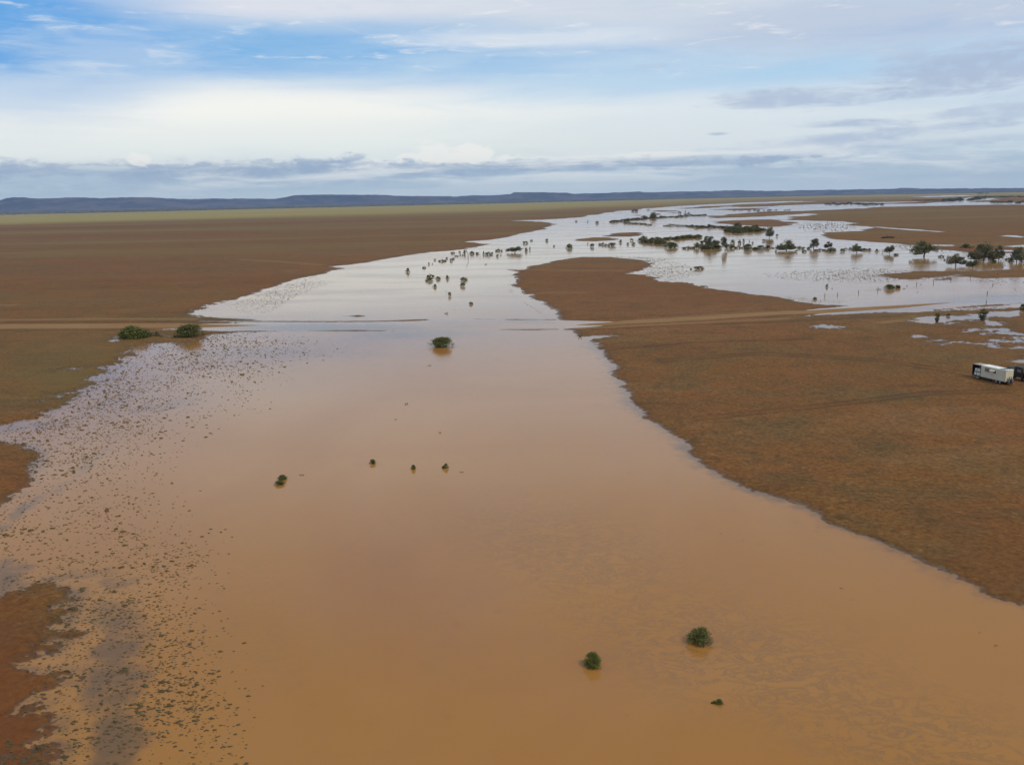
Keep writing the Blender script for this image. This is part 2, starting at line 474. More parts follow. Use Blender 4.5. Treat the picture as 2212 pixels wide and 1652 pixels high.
# long roadside pond at the right
WATER.append(crop(1900, 560, 3.197, [(1310, 790), (1400, 776), (1500, 768), (1700, 760), (1850, 750), (2000, 740), (2212, 728), (2500, 715), (2500, 750), (2212, 765), (2080, 772), (1980, 778),
                                    (1920, 796), (1985, 832), (1960, 834), (1890, 797), (1830, 797), (1660, 802), (1560, 805), (1470, 828), (1400, 822), (1330, 812)]))
LAND = []
c3 = lambda pts: crop(1300, 440, 3.403, pts)
LAND.append(c3([(780, 537), (840, 515), (900, 508), (1050, 505), (1110, 512), (1135, 522), (1080, 535), (1000, 541), (880, 541)]))
LAND.append(c3([(520, 575), (600, 555), (690, 547), (800, 550), (885, 562), (800, 575), (700, 580), (600, 578)]))
LAND.append(c3([(1160, 320), (1250, 315), (1400, 318), (1430, 325), (1300, 328)]))
LAND.append(c3([(1330, 338), (1400, 334), (1440, 338), (1390, 342)]))
LAND.append(c3([(990, 362), (1060, 354), (1135, 356), (1090, 363)]))
LAND.append(c3([(1420, 300), (1560, 285), (1850, 274), (2000, 262), (2212, 256), (2212, 262), (1900, 280), (1700, 294), (1500, 304)]))
LAND.append(c3([(1740, 307), (1950, 300), (2212, 292), (2212, 299), (2000, 315), (1850, 316)]))
LAND.append(c3([(1740, 426), (1800, 410), (1900, 400), (2050, 394), (2212, 392), (2300, 396), (2345, 420), (2372, 438), (2330, 448), (2212, 456), (2100, 450), (1900, 440)]))
c2 = lambda pts: crop(1900, 560, 3.197, pts)
LAND.append(c2([(960, 440), (1100, 428), (1300, 420), (1450, 410), (1600, 408), (1720, 410), (1735, 422), (1640, 432), (1560, 445), (1400, 460), (1300, 471), (1180, 464), (1060, 452)]))
LAND.append(c2([(1480, 470), (1600, 455), (1750, 432), (1860, 430), (1740, 448), (1640, 470), (1560, 478)]))
# drowned road verges showing as thin bars
LAND.append([(430, 696), (560, 695.3), (700, 696), (810, 695.6), (900, 693.5), (949, 690), (910, 689.5), (860, 691.2), (810, 693), (700, 693.6), (560, 693.3), (430, 694.2)])
LAND.append([(470, 715.2), (560, 714.3), (620, 715), (520, 717.3)])
LAND.append([(640, 714.2), (760, 712.5), (840, 713.5), (870, 715), (760, 716)])
LAND.append([(1010, 689.3), (1200, 689.6), (1210, 691.4), (1130, 691.6)])
LAND.append([(1060, 711.6), (1200, 710.4), (1240, 712), (1150, 713.2)])
LAND.append([(745, 683), (775, 680.5), (790, 683), (770, 685)])
LAND.append(c2([(1450, 722), (1700, 693), (2000, 672), (2212, 658), (2212, 662), (2000, 680), (1700, 702), (1500, 726)]))
LAND.append([(205, 3)] and crop(0, 1420, 3.2024, [(270, 1115), (340, 1095), (470, 1110), (440, 1135), (330, 1130)]))
PUDDLE = []
PUDDLE.append(c2([(510, 848), (600, 840), (735, 852), (720, 864), (640, 862), (560, 853)]))
PUDDLE.append(crop(0, 780, 4.254, [(1225, 330), (1270, 305), (1330, 312), (1345, 335), (1290, 348)]))
PUDDLE.append(crop(0, 780, 4.254, [(1700, 282), (1760, 284), (1835, 306), (1800, 302)]))
PUDDLE.append(crop(0, 780, 4.254, [(590, 965), (640, 950), (700, 962), (640, 982)]))
PUDDLE.append(crop(0, 780, 4.254, [(520, 685), (620, 672), (760, 668), (640, 690)]))
PUDDLE.append(crop(0, 780, 4.254, [(400, 970), (470, 960), (530, 985), (440, 1000)]))
c5 = lambda pts: crop(2292, 680, 4.86, pts)
for p in ([(225, 898), (300, 890), (380, 905), (470, 908), (520, 916), (400, 926), (290, 918)], [(380, 882), (470, 872), (585, 886), (480, 892)],
          [(620, 895), (750, 905), (1000, 925), (990, 932), (850, 930), (700, 912)], [(1050, 950), (1180, 960), (1100, 968)],
          [(720, 755), (800, 735), (1000, 745), (1200, 745), (1230, 770), (1440, 790), (1600, 800), (1600, 815), (1300, 812), (1180, 785), (1150, 765), (950, 756), (780, 762)],
          [(720, 785), (850, 800), (950, 803), (870, 812)], [(1100, 850), (1380, 848), (1600, 850), (1600, 860), (1200, 858)], [(1250, 885), (1600, 868), (1600, 905), (1400, 900)],
          [(1240, 968), (1380, 965), (1600, 985), (1600, 1000), (1400, 990)], [(1330, 1130), (1458, 1120), (1600, 1130), (1600, 1165), (1440, 1155)],
          [(140, 833), (190, 832), (215, 842), (170, 843)], [(490, 665), (600, 668), (630, 680), (540, 682)], [(1390, 942), (1500, 938), (1470, 950)]):
    PUDDLE.append(c5(p))
PUDDLE.append(crop(1942, 440, 3.403, [(2080, 625), (2212, 615), (2400, 612), (2400, 636), (2212, 634)]))
PUDDLE.append(crop(1942, 440, 3.403, [(1440, 613), (1575, 615), (1560, 620), (1450, 618)]))
PUDDLE.append(crop(1942, 440, 3.403, [(2020, 662), (2100, 660), (2095, 668), (2030, 668)]))
PUDDLE.append(crop(1942, 440, 3.403, [(2010, 538), (2100, 530), (2250, 545), (2400, 550), (2212, 555)]))
PUDDLE.append(crop(1942, 440, 3.403, [(900, 455), (1060, 467), (1350, 487), (1500, 500), (1340, 490), (1040, 470)]))
PUDDLE.append(crop(1942, 440, 3.403, [(920, 217), (1040, 212), (1050, 215), (940, 219)]))
PUDDLE.append([(1965, 425.5), (2060, 422), (2110, 422.5), (2000, 427)])
PUDDLE.append([(2040, 432.5), (2100, 427), (2140, 430), (2180, 431), (2080, 436)])
PUDDLE.append([(1790, 438), (1850, 437), (1930, 436.5), (2040, 434), (1930, 438.5)])
PUDDLE.append(c5([(0, 145), (250, 120), (600, 82), (700, 72), (600, 90), (250, 130), (0, 158)]))


def poly_world(p):
    return np.array([un(a, b) for a, b in p])


def sdist(px, py, poly):
    """signed distance, negative inside"""
    a = poly; b = np.roll(poly, -1, axis=0)
    d2 = np.full(px.shape, 1e18)
    inside = np.zeros(px.shape, bool)
    for i in range(len(a)):
        ax, ay = a[i]; bx, by = b[i]
        ex, ey = bx - ax, by - ay
        L2 = ex * ex + ey * ey + 1e-12
        wx = px - ax; wy = py - ay
        t = np.clip((wx * ex + wy * ey) / L2, 0, 1)
        dx = wx - t * ex; dy = wy - t * ey
        np.minimum(d2, dx * dx + dy * dy, out=d2)
        if ay != by:
            cond = ((ay > py) != (by > py)) & (px < ex * (py - ay) / (by - ay) + ax)
            inside ^= cond
    d = np.sqrt(d2)
    return np.where(inside, -d, d)


def dens(poly):
    """cut long edges so that the traced line can wander"""
    return poly


WW = [poly_world(p) for p in WATER]
LW = [poly_world(p) for p in LAND]
PW = [poly_world(p) for p in PUDDLE]


def local_sd(x, y, poly, s, mode):
    x0, y0 = poly.min(0); x1, y1 = poly.max(0)
    m = 30 + 0.04 * max(abs(y1), abs(x1))
    k = (x > x0 - m) & (x < x1 + m) & (y > y0 - m) & (y < y1 + m)
    if not k.any():
        return s
    d = sdist(x[k], y[k], poly)
    if mode == 'water':
        s[k] = np.minimum(s[k], d)
    else:
        s[k] = np.maximum(s[k], -d)
    return s


def shore_field(x, y):
    s = np.full(x.shape, 1e4)
    for p in WW:
        s = local_sd(x, y, p, s, 'water')
    for p in LW:
        s = local_sd(x, y, p, s, 'land')
    for p in PW:
        s = local_sd(x, y, p, s, 'water')
    return s


ROAD_N = [(-700, 694), (-200, 700), (0, 701), (261, 700), (351, 699.5), (560, 699), (800, 697), (949, 695), (1100, 695), (1240, 697), (1325, 694.5), (1440, 688.5), (1536, 682.6), (1621, 677),
          (1781, 668), (1941, 659), (2064, 652), (2212, 643), (2500, 628)]
ROAD_S = [(-700, 708), (-200, 713), (0, 713), (261, 711), (351, 710), (560, 709), (800, 707), (949, 705.5), (1100, 706), (1240, 706), (1325, 703.5), (1440, 698), (1536, 692.5), (1621, 686),
          (1781, 677), (1941, 667), (2064, 659), (2212, 650), (2500, 634)]


def gauss_field(x, y, lst):
    u, v = proj(x, y)
    o = np.zeros(x.shape)
    for (gu, gv, ru, rv, k, ang) in lst:
        ca, sa = math.cos(ang), math.sin(ang)
        du, dv = u - gu, v - gv
        a = (du * ca + dv * sa) / ru; b = (-du * sa + dv * ca) / rv
        o = np.maximum(o, k * np.exp(-(a * a + b * b) ** 1.5))
    return o


RAGGED = [(120, 1450, 260, 260, 1.0, 0), (130, 1290, 200, 80, 0.8, 0), (250, 800, 120, 90, 0.8, 0), (120, 900, 200, 25, .7, 0),
          (1450, 590, 110, 40, 0.9, 0), (470, 650, 90, 40, 0.7, -0.3), (1900, 590, 200, 18, 1.0, 0), (1120, 630, 60, 60, 0.5, 0), (90, 1010, 90, 90, 0.4, 0), (2130, 730, 140, 50, 0.9, 0), (1800, 705, 60, 12, 0.5, 0)]
N_LAMS = [0.5, 1.2, 2.6, 6.0, 14.0]


def height(x, y, raw=False):
    d = np.hypot(x, y)
    s = shore_field(x, y)
    L = np.maximum(1.8, d * 0.013)
    rag = gauss_field(x, y, RAGGED)
    n = fbm(x, y * 1.5, N_LAMS, 3, 0.12)
    nf = fbm(x, y, [5.0, 12.0, 30.0, 80.0], 9, 0.5)
    mixf = np.clip((d - 250) / 500, 0, 1)
    nn = n * (1 - mixf) + nf * mixf
    amp = 0.26 + 0.42 * rag
    amp = amp * (1 - 0.88 * gauss_field(x, y, [(650, 703, 520, 24, 1.0, 0), (1130, 702, 260, 20, 1.0, 0)]))
    t = s / L + nn * amp * 5.5 * np.where(s > 6 * L, 0, 1)
    h = 0.38 * np.tanh(t)
    # gentle swell on dry land
    h = h + np.where(s > 0, 0.06 * (n + 0.4) * np.clip(s / L, 0, 1), 0)
    return h, s, t


def road_height(x, y):
    d = np.hypot(x, y)
    s = shore_field(x, y)
    return 0.38 * np.tanh(s / np.maximum(1.8, d * 0.013))


ROADW = np.concatenate([poly_world(ROAD_N), poly_world(ROAD_S)[::-1]])


# ------------------------------------------------------------------ object helpers
def tag(o, label=None, cat=None, group=None, kind=None):
    if label: o['label'] = label
    if cat: o['category'] = cat
    if group: o['group'] = group
    if kind: o['kind'] = kind
    return o


def new_mesh(name, verts, faces, m=None, smooth=False):
    me = bpy.data.meshes.new(name)
    me.from_pydata([tuple(v) for v in verts], [], [tuple(f) for f in faces])
    if m: me.materials.append(m)
    if smooth:
        me.polygons.foreach_set('use_smooth', [True] * len(me.polygons))
    me.update()
    return me


def link(name, me, parent=None, loc=None, rz_=0.0, scale=None):
    o = bpy.data.objects.new(name, me)
    col.objects.link(o)
    if parent: o.parent = parent
    if loc is not None: o.location = loc
    if rz_: o.rotation_euler = (0, 0, rz_)
    if scale is not None: o.scale = scale
    return o


def grid_mesh(name, X, Y, Z, wrap, m, attrs):
    r, c = X.shape
    me = bpy.data.meshes.new(name)
    co = np.stack([X, Y, Z], -1).reshape(-1, 3).astype(np.float32)
    i = np.arange(r - 1)[:, None] * c
    jn = c if wrap else c - 1
    j = np.arange(jn)[None, :]
    j2 = (j + 1) % c
    f = np.stack([i + j, i + c + j, i + c + j2, i + j2], -1).reshape(-1, 4)
    f = f[:, ::-1]
    me.vertices.add(len(co)); me.vertices.foreach_set('co', co.ravel())
    me.loops.add(f.size); me.loops.foreach_set('vertex_index', f.ravel().astype(np.int32))
    me.polygons.add(len(f))
    me.polygons.foreach_set('loop_start', np.arange(0, f.size, 4, dtype=np.int32))
    me.polygons.foreach_set('loop_total', np.full(len(f), 4, dtype=np.int32))
    for k, v in attrs.items():
        a = me.attributes.new(k, 'FLOAT', 'POINT')
        a.data.foreach_set('value', v.ravel().astype(np.float32))
    me.materials.append(m)
    me.update(calc_edges=True)
    me.polygons.foreach_set('use_smooth', np.ones(len(f), bool))
    return me


# ------------------------------------------------------------------ terrain
def polar(rows, cols_deg):
    D = np.array(rows)[:, None]; A = np.radians(np.array(cols_deg))[None, :]
    return D * np.sin(A), D * np.cos(A)


p_off = np.concatenate([np.arange(3.7, 12, 0.4), np.arange(12, 120, 1.0), np.arange(120, 500, 1.5), np.arange(500, 1500, 2.4)])
rows = list(F * H / p_off)[::-1]
rows = [0.3, 8, 16, 24, 32, 40, 48] + rows
fine = np.tan(np.linspace(-0.72, 0.72, 960)); fine = np.degrees(np.arctan(fine))
coarse = np.linspace(44, 316, 55)
fine = fine * (38.0 / fine.max())
colsd = np.concatenate([fine, coarse])
X, Y = polar(rows, colsd)
Dd = np.hypot(X, Y)
xf, yf = X.ravel(), Y.ravel()
hh, ss, tt = height(xf, yf)
roadsd = sdist(xf, yf, ROADW)
inroad = roadsd < (2.0 + Dd.ravel() * 0.002)
rh = road_height(xf[inroad], yf[inroad])
hh[inroad] = rh - 0.07
front = yf > 20
hh[~front] = 0.38
# regional cover
U, V = proj(xf, yf)
U = np.where(front, U, 1106 + 3000 * np.sign(xf)); V = np.where(front, V, 1600)
df = Dd.ravel()
az = np.arctan2(xf, yf)
poff = F * H / df
g_in = np.interp(az, [-0.6, -0.3, 0.0, 0.2, 0.35, 0.6], [26, 25, 23, 15, 12, 12])
g_out = np.interp(az, [-0.6, -0.3, 0.0, 0.2, 0.35, 0.6], [9.5, 9, 8.2, 6.6, 6, 6.5])
wob = 1 + 0.30 * fbm(xf, yf, [400, 1200, 3500], 31)
grass = 1 / (1 + np.exp((poff - g_in * wob) / 2.2))  # far grass band; its sunlit look is carried by the material colour
plain = np.clip((df - 350) / 900, 0, 1)
wob2 = 1 + 0.10 * fbm(xf, yf, [300, 900], 37)
wood = 1 / (1 + np.exp((poff - g_out * wob2) / 0.25))
grass = grass * (1 - wood)
OLIVE = [(150, 790, 170, 75, 1.0, 0), (620, 480, 520, 30, 0.8, -0.02), (1100, 470, 300, 25, .7, 0), (2000, 470, 330, 25, 0.8, 0), (300, 640, 350, 30, .25, 0), (500, 530, 500, 26, 0.5, 0),
         (290, 728, 120, 10, 0.9, 0), (1990, 687, 60, 8, 1.2, 0), (2060, 684, 140, 4, 0.8, -0.03)]
olive = gauss_field(xf, yf, OLIVE) * (0.75 + 0.5 * fbm(xf, yf, [3, 9, 30], 12))
RED = [(-40, 1600, 170, 380, 0.9, 0), (80, 487, 300, 8, 0.8, 0), (300, 620, 500, 40, .2, 0), (2210, 1250, 260, 120, 0.45, 0.5), (1450, 620, 300, 45, .35, 0), (1640, 463, 140, 9, 0.7, -.1),
       (40, 1050, 120, 60, 0.35, 0), (2050, 545, 220, 9, 0.7, 0)]
red = gauss_field(xf, yf, RED)
L_ = np.maximum(1.8, df * 0.013)
wet = np.clip(1 - hh / (0.27 + 0.12 * fbm(xf, yf, [3, 8], 91)), 0, 1) * np.where(ss < 8 * L_, 1, 0)
wet[inroad] = 0
def line_field(lines):
    o = np.zeros(xf.shape)
    for ln, wd in lines:
        P_ = poly_world(ln)
        k = (yf > P_[:, 1].min() - 20) & (yf < P_[:, 1].max() + 20) & (xf > P_[:, 0].min() - 20) & (xf < P_[:, 0].max() + 20)
        px, py = xf[k], yf[k]
        dm = np.full(px.shape, 1e9)
        for (ax, ay), (bx, by) in zip(P_[:-1], P_[1:]):
            ex, ey = bx - ax, by - ay
            tt_ = np.clip(((px - ax) * ex + (py - ay) * ey) / (ex * ex + ey * ey), 0, 1)
            dm = np.minimum(dm, np.hypot(px - ax - tt_ * ex, py - ay - tt_ * ey))
        w_ = wd + np.hypot(px, py) * 0.0022
        o[k] = np.maximum(o[k], np.exp(-(dm / w_) ** 2))
    return o


track = line_field([([(1210, 714), (1330, 712), (1450, 706), (1620, 700), (1800, 692), (1950, 684)], .5), ([(-200, 699), (0, 699), (200, 697.5), (420, 697)], .5), ([(0, 716), (150, 715), (330, 714)], .6),
                    ([(1300, 690), (1450, 683), (1600, 673)], .4), ([(1420, 780), (1640, 764), (1900, 778), (2120, 812)], .35), ([(1421, 785), (1640, 769), (1900, 783), (2110, 818)], .35),
                    ([(1500, 905), (1750, 880), (2000, 850), (2170, 845)], .3), ([(1505, 912), (1750, 887), (2000, 857), (2170, 851)], .3), ([(1300, 760), (1500, 742), (1750, 735)], .5)])
scrape = line_field([([(0, 693), (200, 691), (420, 691)], 1.2), ([(1000, 585), (1150, 584)], 1), ([(1250, 712), (1450, 702), (1700, 690)], .8), ([(1120, 584), (1366, 587)], 1.2), ([(1900, 700), (1960, 692), (1975, 684)], .8),
                     ([(520, 562), (600, 566), (690, 573)], 1.2), ([(1160, 635), (1260, 634)], .8), ([(0, 661), (30, 661)], 1)])
gm = grid_mesh('ground', X, Y, hh.reshape(X.shape), True, M['ground'],
               dict(track=track, scrape=scrape, plain=plain, grass=np.clip(grass, 0, 1), wood=np.clip(wood, 0, 1), olive=np.clip(olive, 0, 1), redness=red, wet=wet))
ground = link('ground', gm)
tag(ground, kind='structure')
del gm

# water sheet
p2 = np.concatenate([np.arange(7, 60, 1.5), np.arange(60, 1500, 3.6)])
rows2 = [0.3, 15, 30, 45] + list(F * H / p2)[::-1]
c2d = np.concatenate([np.linspace(-40, 40, 420), np.linspace(46, 314, 40)])
X2, Y2 = polar(rows2, c2d)
x2, y2 = X2.ravel(), Y2.ravel()
u2, v2 = proj(x2, y2)
CLEAR = [(265, 1330, 60, 75, .7, 0), (250, 1405, 45, 50, 0.9, 0), (235, 1485, 80, 70, 0.85, 0.2), (262, 1620, 62, 100, 0.95, 0), (250, 1470, 44, 240, 0.7, 0), (225, 1240, 90, 26, .5, 0.2), (165, 1237, 70, 14, 0.6, 0), (40, 1240, 70, 36, .8, 0),
         (260, 1240, 60, 25, .5, 0), (60, 1100, 120, 14, 0.6, -0.55), (190, 1010, 110, 14, 0.45, -0.75), (330, 880, 130, 16, 0.45, -0.15), (40, 925, 120, 12, 0.5, -0.1), (240, 870, 120, 12, 0.4, -0.4), (560, 762, 220, 12, 0.4, 0.0),
         (700, 708, 260, 9, 1.0, 0), (860, 720, 200, 14, 0.6, 0), (1000, 702, 120, 12, 0.45, 0), (470, 688, 120, 5, .7, 0), (330, 745, 50, 14, .4, 0), (1120, 697, 130, 4, 0.6, 0),
         (1950, 650, 200, 6, 0.0, 0), (2180, 645, 220, 12, 0.8, -.03), (1900, 672, 200, 5, 0.8, -.05), (2100, 690, 200, 10, 0.5, 0), (860, 585, 180, 8, 0.35, -.2),
         (2160, 735, 260, 60, 0.9, 0), (1790, 704, 70, 12, .9, 0), (2100, 683, 200, 14, 0.7, 0), (130, 800, 160, 60, .6, 0)]
wx_ = x2 + 3.2 * fbm(x2, y2, [2.5, 6, 14], 201); wy_ = y2 + 4.5 * fbm(x2, y2, [2.5, 6, 14], 202)
clear = gauss_field(wx_, wy_, CLEAR)
s2 = shore_field(x2, y2)
L2_ = np.maximum(1.8, np.hypot(x2, y2) * 0.013)
clear = np.maximum(clear, 0.85 * np.exp(np.minimum(s2, 0) / (1.0 * L2_)) * (0.75 + 0.6 * fbm(x2, y2, [4, 10, 30], 66)) * np.clip(1.3 - np.hypot(x2, y2) / 500, 0.25, 1))
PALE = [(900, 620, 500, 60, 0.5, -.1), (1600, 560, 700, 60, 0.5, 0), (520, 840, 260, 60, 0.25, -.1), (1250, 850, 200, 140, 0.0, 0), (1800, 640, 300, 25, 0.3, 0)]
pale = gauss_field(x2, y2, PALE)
FILM = [(1250, 1200, 260, 110, 0.9, 0.35), (1600, 1420, 420, 130, 1.0, 0.3), (1950, 1580, 320, 110, 1.0, 0.2), (560, 1350, 120, 200, 0.3, 0)]
film = gauss_field(x2, y2, FILM)
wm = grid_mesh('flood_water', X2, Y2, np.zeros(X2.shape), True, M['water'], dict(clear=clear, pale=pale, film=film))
water = link('flood_water', wm)
tag(water, kind='structure')

# road ribbon on its low bank
rn = poly_world(ROAD_N); rs = poly_world(ROAD_S)


def resample(p, us, uu):
    return np.stack([np.interp(uu, us, p[:, 0]), np.interp(uu, us, p[:, 1])], -1)


uu = np.linspace(-700, 2500, 640)
un_ = np.array([p[0] for p in ROAD_N]); us_ = np.array([p[0] for p in ROAD_S])
A = np.array([un(u, np.interp(u, un_, [p[1] for p in ROAD_N])) for u in uu])
B = np.array([un(u, np.interp(u, us_, [p[1] for p in ROAD_S])) for u in uu])
T = np.linspace(0, 1, 9)[:, None]
XR = A[None, :, 0] * (1 - T) + B[None, :, 0] * T
YR = A[None, :, 1] * (1 - T) + B[None, :, 1] * T
edge_n = 0.5 * fbm(XR.ravel(), YR.ravel(), [2, 5, 12], 5).reshape(XR.shape)
YR[0] += edge_n[0] * 1.6; YR[-1] += edge_n[-1] * 1.6
ZR = road_height(XR.ravel(), YR.ravel()).reshape(XR.shape) - 0.02 + 0.05 * np.sin(np.pi * T)
ZR[0] -= 0.08; ZR[-1] -= 0.08
rm_ = grid_mesh('dirt_road', XR, YR, ZR, False, M['road'], dict(across=np.repeat(T, len(uu), 1)))
rd = link('dirt_road', rm_)
tag(rd, kind='structure')


def ground_z(x, y):
    a = np.array([x], float); b = np.array([y], float)
    h, _, _ = height(a, b)
    return float(h[0])


# ------------------------------------------------------------------ far hills
HILL = [(0 + a / 3.403, b) for a, b in [(-900, 225), (-500, 210), (-200, 225), (0, 230), (60, 208), (180, 203), (300, 212), (420, 213), (560, 205), (760, 205), (880, 212), (950, 207), (1100, 202), (1280, 202),
                                        (1450, 213), (1600, 218), (1900, 215), (2080, 213), (2200, 218)]]
HILL += [(650 + a / 3.403, b) for a, b in [(0, 215), (130, 218), (230, 205), (320, 185), (500, 180), (760, 180), (1080, 182), (1250, 190), (1500, 192), (1700, 197), (1850, 185), (2000, 188), (2190, 175)]]
HILL += [(1300 + a / 3.403, b) for a, b in [(0, 160), (250, 160), (400, 162), (520, 172), (800, 165), (1050, 155), (1200, 160), (1500, 152), (1700, 150), (1900, 143), (2190, 148)]]
HILL += [(1942 + a / 3.403, b) for a, b in [(0, 147), (300, 143), (800, 135), (1000, 131), (1110, 129), (1150, 122), (1250, 121), (1320, 128), (1500, 127), (2212, 123), (2900, 118)]]
hp = sorted([(a * K, (440 + b / 3.403) * K) for a, b in HILL])


def build_hills():
    us = np.linspace(hp[0][0], hp[-1][0], 620)
    vs = np.interp(us, [p[0] for p in hp], [p[1] for p in hp])
    rng = np.random.default_rng(4)
    vs += np.interp(us, np.linspace(us[0], us[-1], 300), rng.normal(0, 0.35, 300))
    DR = 20500.0
    prof = [(-1900, 0.0), (-1500, 0.08), (-1050, 0.30), (-700, 0.55), (-350, 0.80), (-120, 0.97), (0, 1.0), (500, 0.98), (1000, 0.9), (1700, 0.5), (2500, 0.0)]
    Xh = np.zeros((len(prof), len(us))); Yh = Xh.copy(); Zh = Xh.copy()
    for j, (u, v) in enumerate(zip(us, vs)):
        a, e = azel(u, v)
        ztop = max(H + math.tan(e) * DR, 14)
        for i, (dr, k) in enumerate(prof):
            r = DR + dr
            Xh[i, j] = r * math.sin(a); Yh[i, j] = r * math.cos(a)
            Zh[i, j] = ztop * k
    gul = fbm(Xh.ravel(), Yh.ravel(), [250, 600, 1500], 77).reshape(Xh.shape)
    w = np.array([0, .6, 1.5, 1.7, 1.1, .1, 0, .1, .5, .5, 0])[:, None]
    Zh = Zh * (1 + 0.28 * gul * w)
    Zh[0] = -0.5; Zh[-1] = -0.5
    m = bpy.data.materials.new('hill_scrub_shading')
    m.use_nodes = True
    t = NT(m.node_tree)
    b = t.n['Principled BSDF']
    pos = t.node('ShaderNodeNewGeometry').outputs['Position']
    n = t.noise(t.vm('MULTIPLY', pos, (1, 1, 6)), 0.0016, 7, 0.75)
    t.l.new(t.mix(t.ramp(n, 0.42, 0.60), (0.018, 0.022, 0.020), (0.115, 0.090, 0.070)), b.inputs['Base Color'])  # scrub tones, contrast strengthened to paint in gully shading lost to haze
    b.inputs['Roughness'].default_value = 0.9
    me = grid_mesh('hills', Xh, Yh, Zh, False, m, {})
    o = link('hills', me)
    tag(o, kind='structure')


build_hills()


# haze: the air itself
def haze_box():
    x, y, z0, z1 = 24000, 24000, -3.0, 420
    v = [(-x, -y, z0), (x, -y, z0), (x, y, z0), (-x, y, z0), (-x, -y, z1), (x, -y, z1), (x, y, z1), (-x, y, z1)]
    f = [(0, 3, 2, 1), (4, 5, 6, 7), (0, 1, 5, 4), (1, 2, 6, 5), (2, 3, 7, 6), (3, 0, 4, 7)]
    m = bpy.data.materials.new('air')
    m.use_nodes = True
    t = NT(m.node_tree)
    t.n.clear()
    out = t.node('ShaderNodeOutputMaterial')
    pv = t.node('ShaderNodeVolumePrincipled')
    pv.inputs['Color'].default_value = (0.38, 0.58, 1.0, 1)
    pv.inputs['Density'].default_value = 3.1e-5
    pv.inputs['Anisotropy'].default_value = 0.0
    t.l.new(pv.outputs[0], out.inputs['Volume'])
    o = link('haze', new_mesh('haze', v, f, m))
    tag(o, kind='stuff')


haze_box()


# ------------------------------------------------------------------ vegetation
class MB:
    def __init__(s):
        s.v = []; s.f = []

    def tube(s, p0, p1, r0, r1, n=6, cap=False):
        p0 = Vector(p0); p1 = Vector(p1)
        d = (p1 - p0)
        if d.length < 1e-6: return
        d.normalize()
        a = d.orthogonal().normalized(); b = d.cross(a)
        k = len(s.v)
        for p, r in ((p0, r0), (p1, r1)):
            for i in range(n):
                t = 2 * math.pi * i / n
                s.v.append(p + (a * math.cos(t) + b * math.sin(t)) * r)
        for i in range(n):
            j = (i + 1) % n
            s.f.append((k + i, k + j, k + n + j, k + n + i))
        if cap:
            s.f.append(tuple(range(k + n - 1, k - 1, -1)))
            s.f.append(tuple(range(k + n, k + 2 * n)))

    def box(s, c, size, rot=0.0, bev=0.0):
        cx, cy, cz = c; sx, sy, sz = [q / 2 for q in size]
        k = len(s.v)
        if bev:
            b = bev
            ring = [(-sx + b, -sy), (sx - b, -sy), (sx, -sy + b), (sx, sy - b), (sx - b, sy), (-sx + b, sy), (-sx, sy - b), (-sx, -sy + b)]
            ring2 = [(px * (1 - b / sx), py * (1 - b / sy)) for px, py in ring]
            lv = [(ring2, -sz), (ring, -sz + b), (ring, sz - b), (ring2, sz)]
            for rg, zz in lv:
                for px, py in rg:
                    s.v.append(Vector((cx + px * math.cos(rot) - py * math.sin(rot), cy + px * math.sin(rot) + py * math.cos(rot), cz + zz)))
            for l in range(3):
                for i in range(8):
                    j = (i + 1) % 8
                    s.f.append((k + l * 8 + i, k + l * 8 + j, k + l * 8 + 8 + j, k + l * 8 + 8 + i))
            s.f.append(tuple(k + i for i in range(7, -1, -1)))
            s.f.append(tuple(k + 24 + i for i in range(8)))
            return
        for dz in (-sz, sz):
            for dx, dy in ((-sx, -sy), (sx, -sy), (sx, sy), (-sx, sy)):
                s.v.append(Vector((cx + dx * math.cos(rot) - dy * math.sin(rot), cy + dx * math.sin(rot) + dy * math.cos(rot), cz + dz)))
        for f in ((0, 3, 2, 1), (4, 5, 6, 7), (0, 1, 5, 4), (1, 2, 6, 5), (2, 3, 7, 6), (3, 0, 4, 7)):
            s.f.append(tuple(k + i for i in f))

    def leaf(s, p, size, rng, up=0.3):
        n = Vector((rng.gauss(0, 1), rng.gauss(0, 1), rng.gauss(0, 1) + up)).normalized()
        a = n.orthogonal().normalized()
        a.rotate(Matrix.Rotation(rng.random() * 6.28, 3, n))
        b = n.cross(a)
        k = len(s.v)
        w = size * rng.uniform(0.35, 0.6); l = size * rng.uniform(0.7, 1.2)
        s.v += [p - a * l * .5, p + b * w * .5, p + a * l * .5, p - b * w * .5]
        s.f.append((k, k + 1, k + 2, k + 3))

    def mesh(s, name, m, smooth=False):
        return new_mesh(name, s.v, s.f, m, smooth)

    def build(s, name, m, parent=None, **kw):
        return link(name, s.mesh(name, m), parent, **kw)


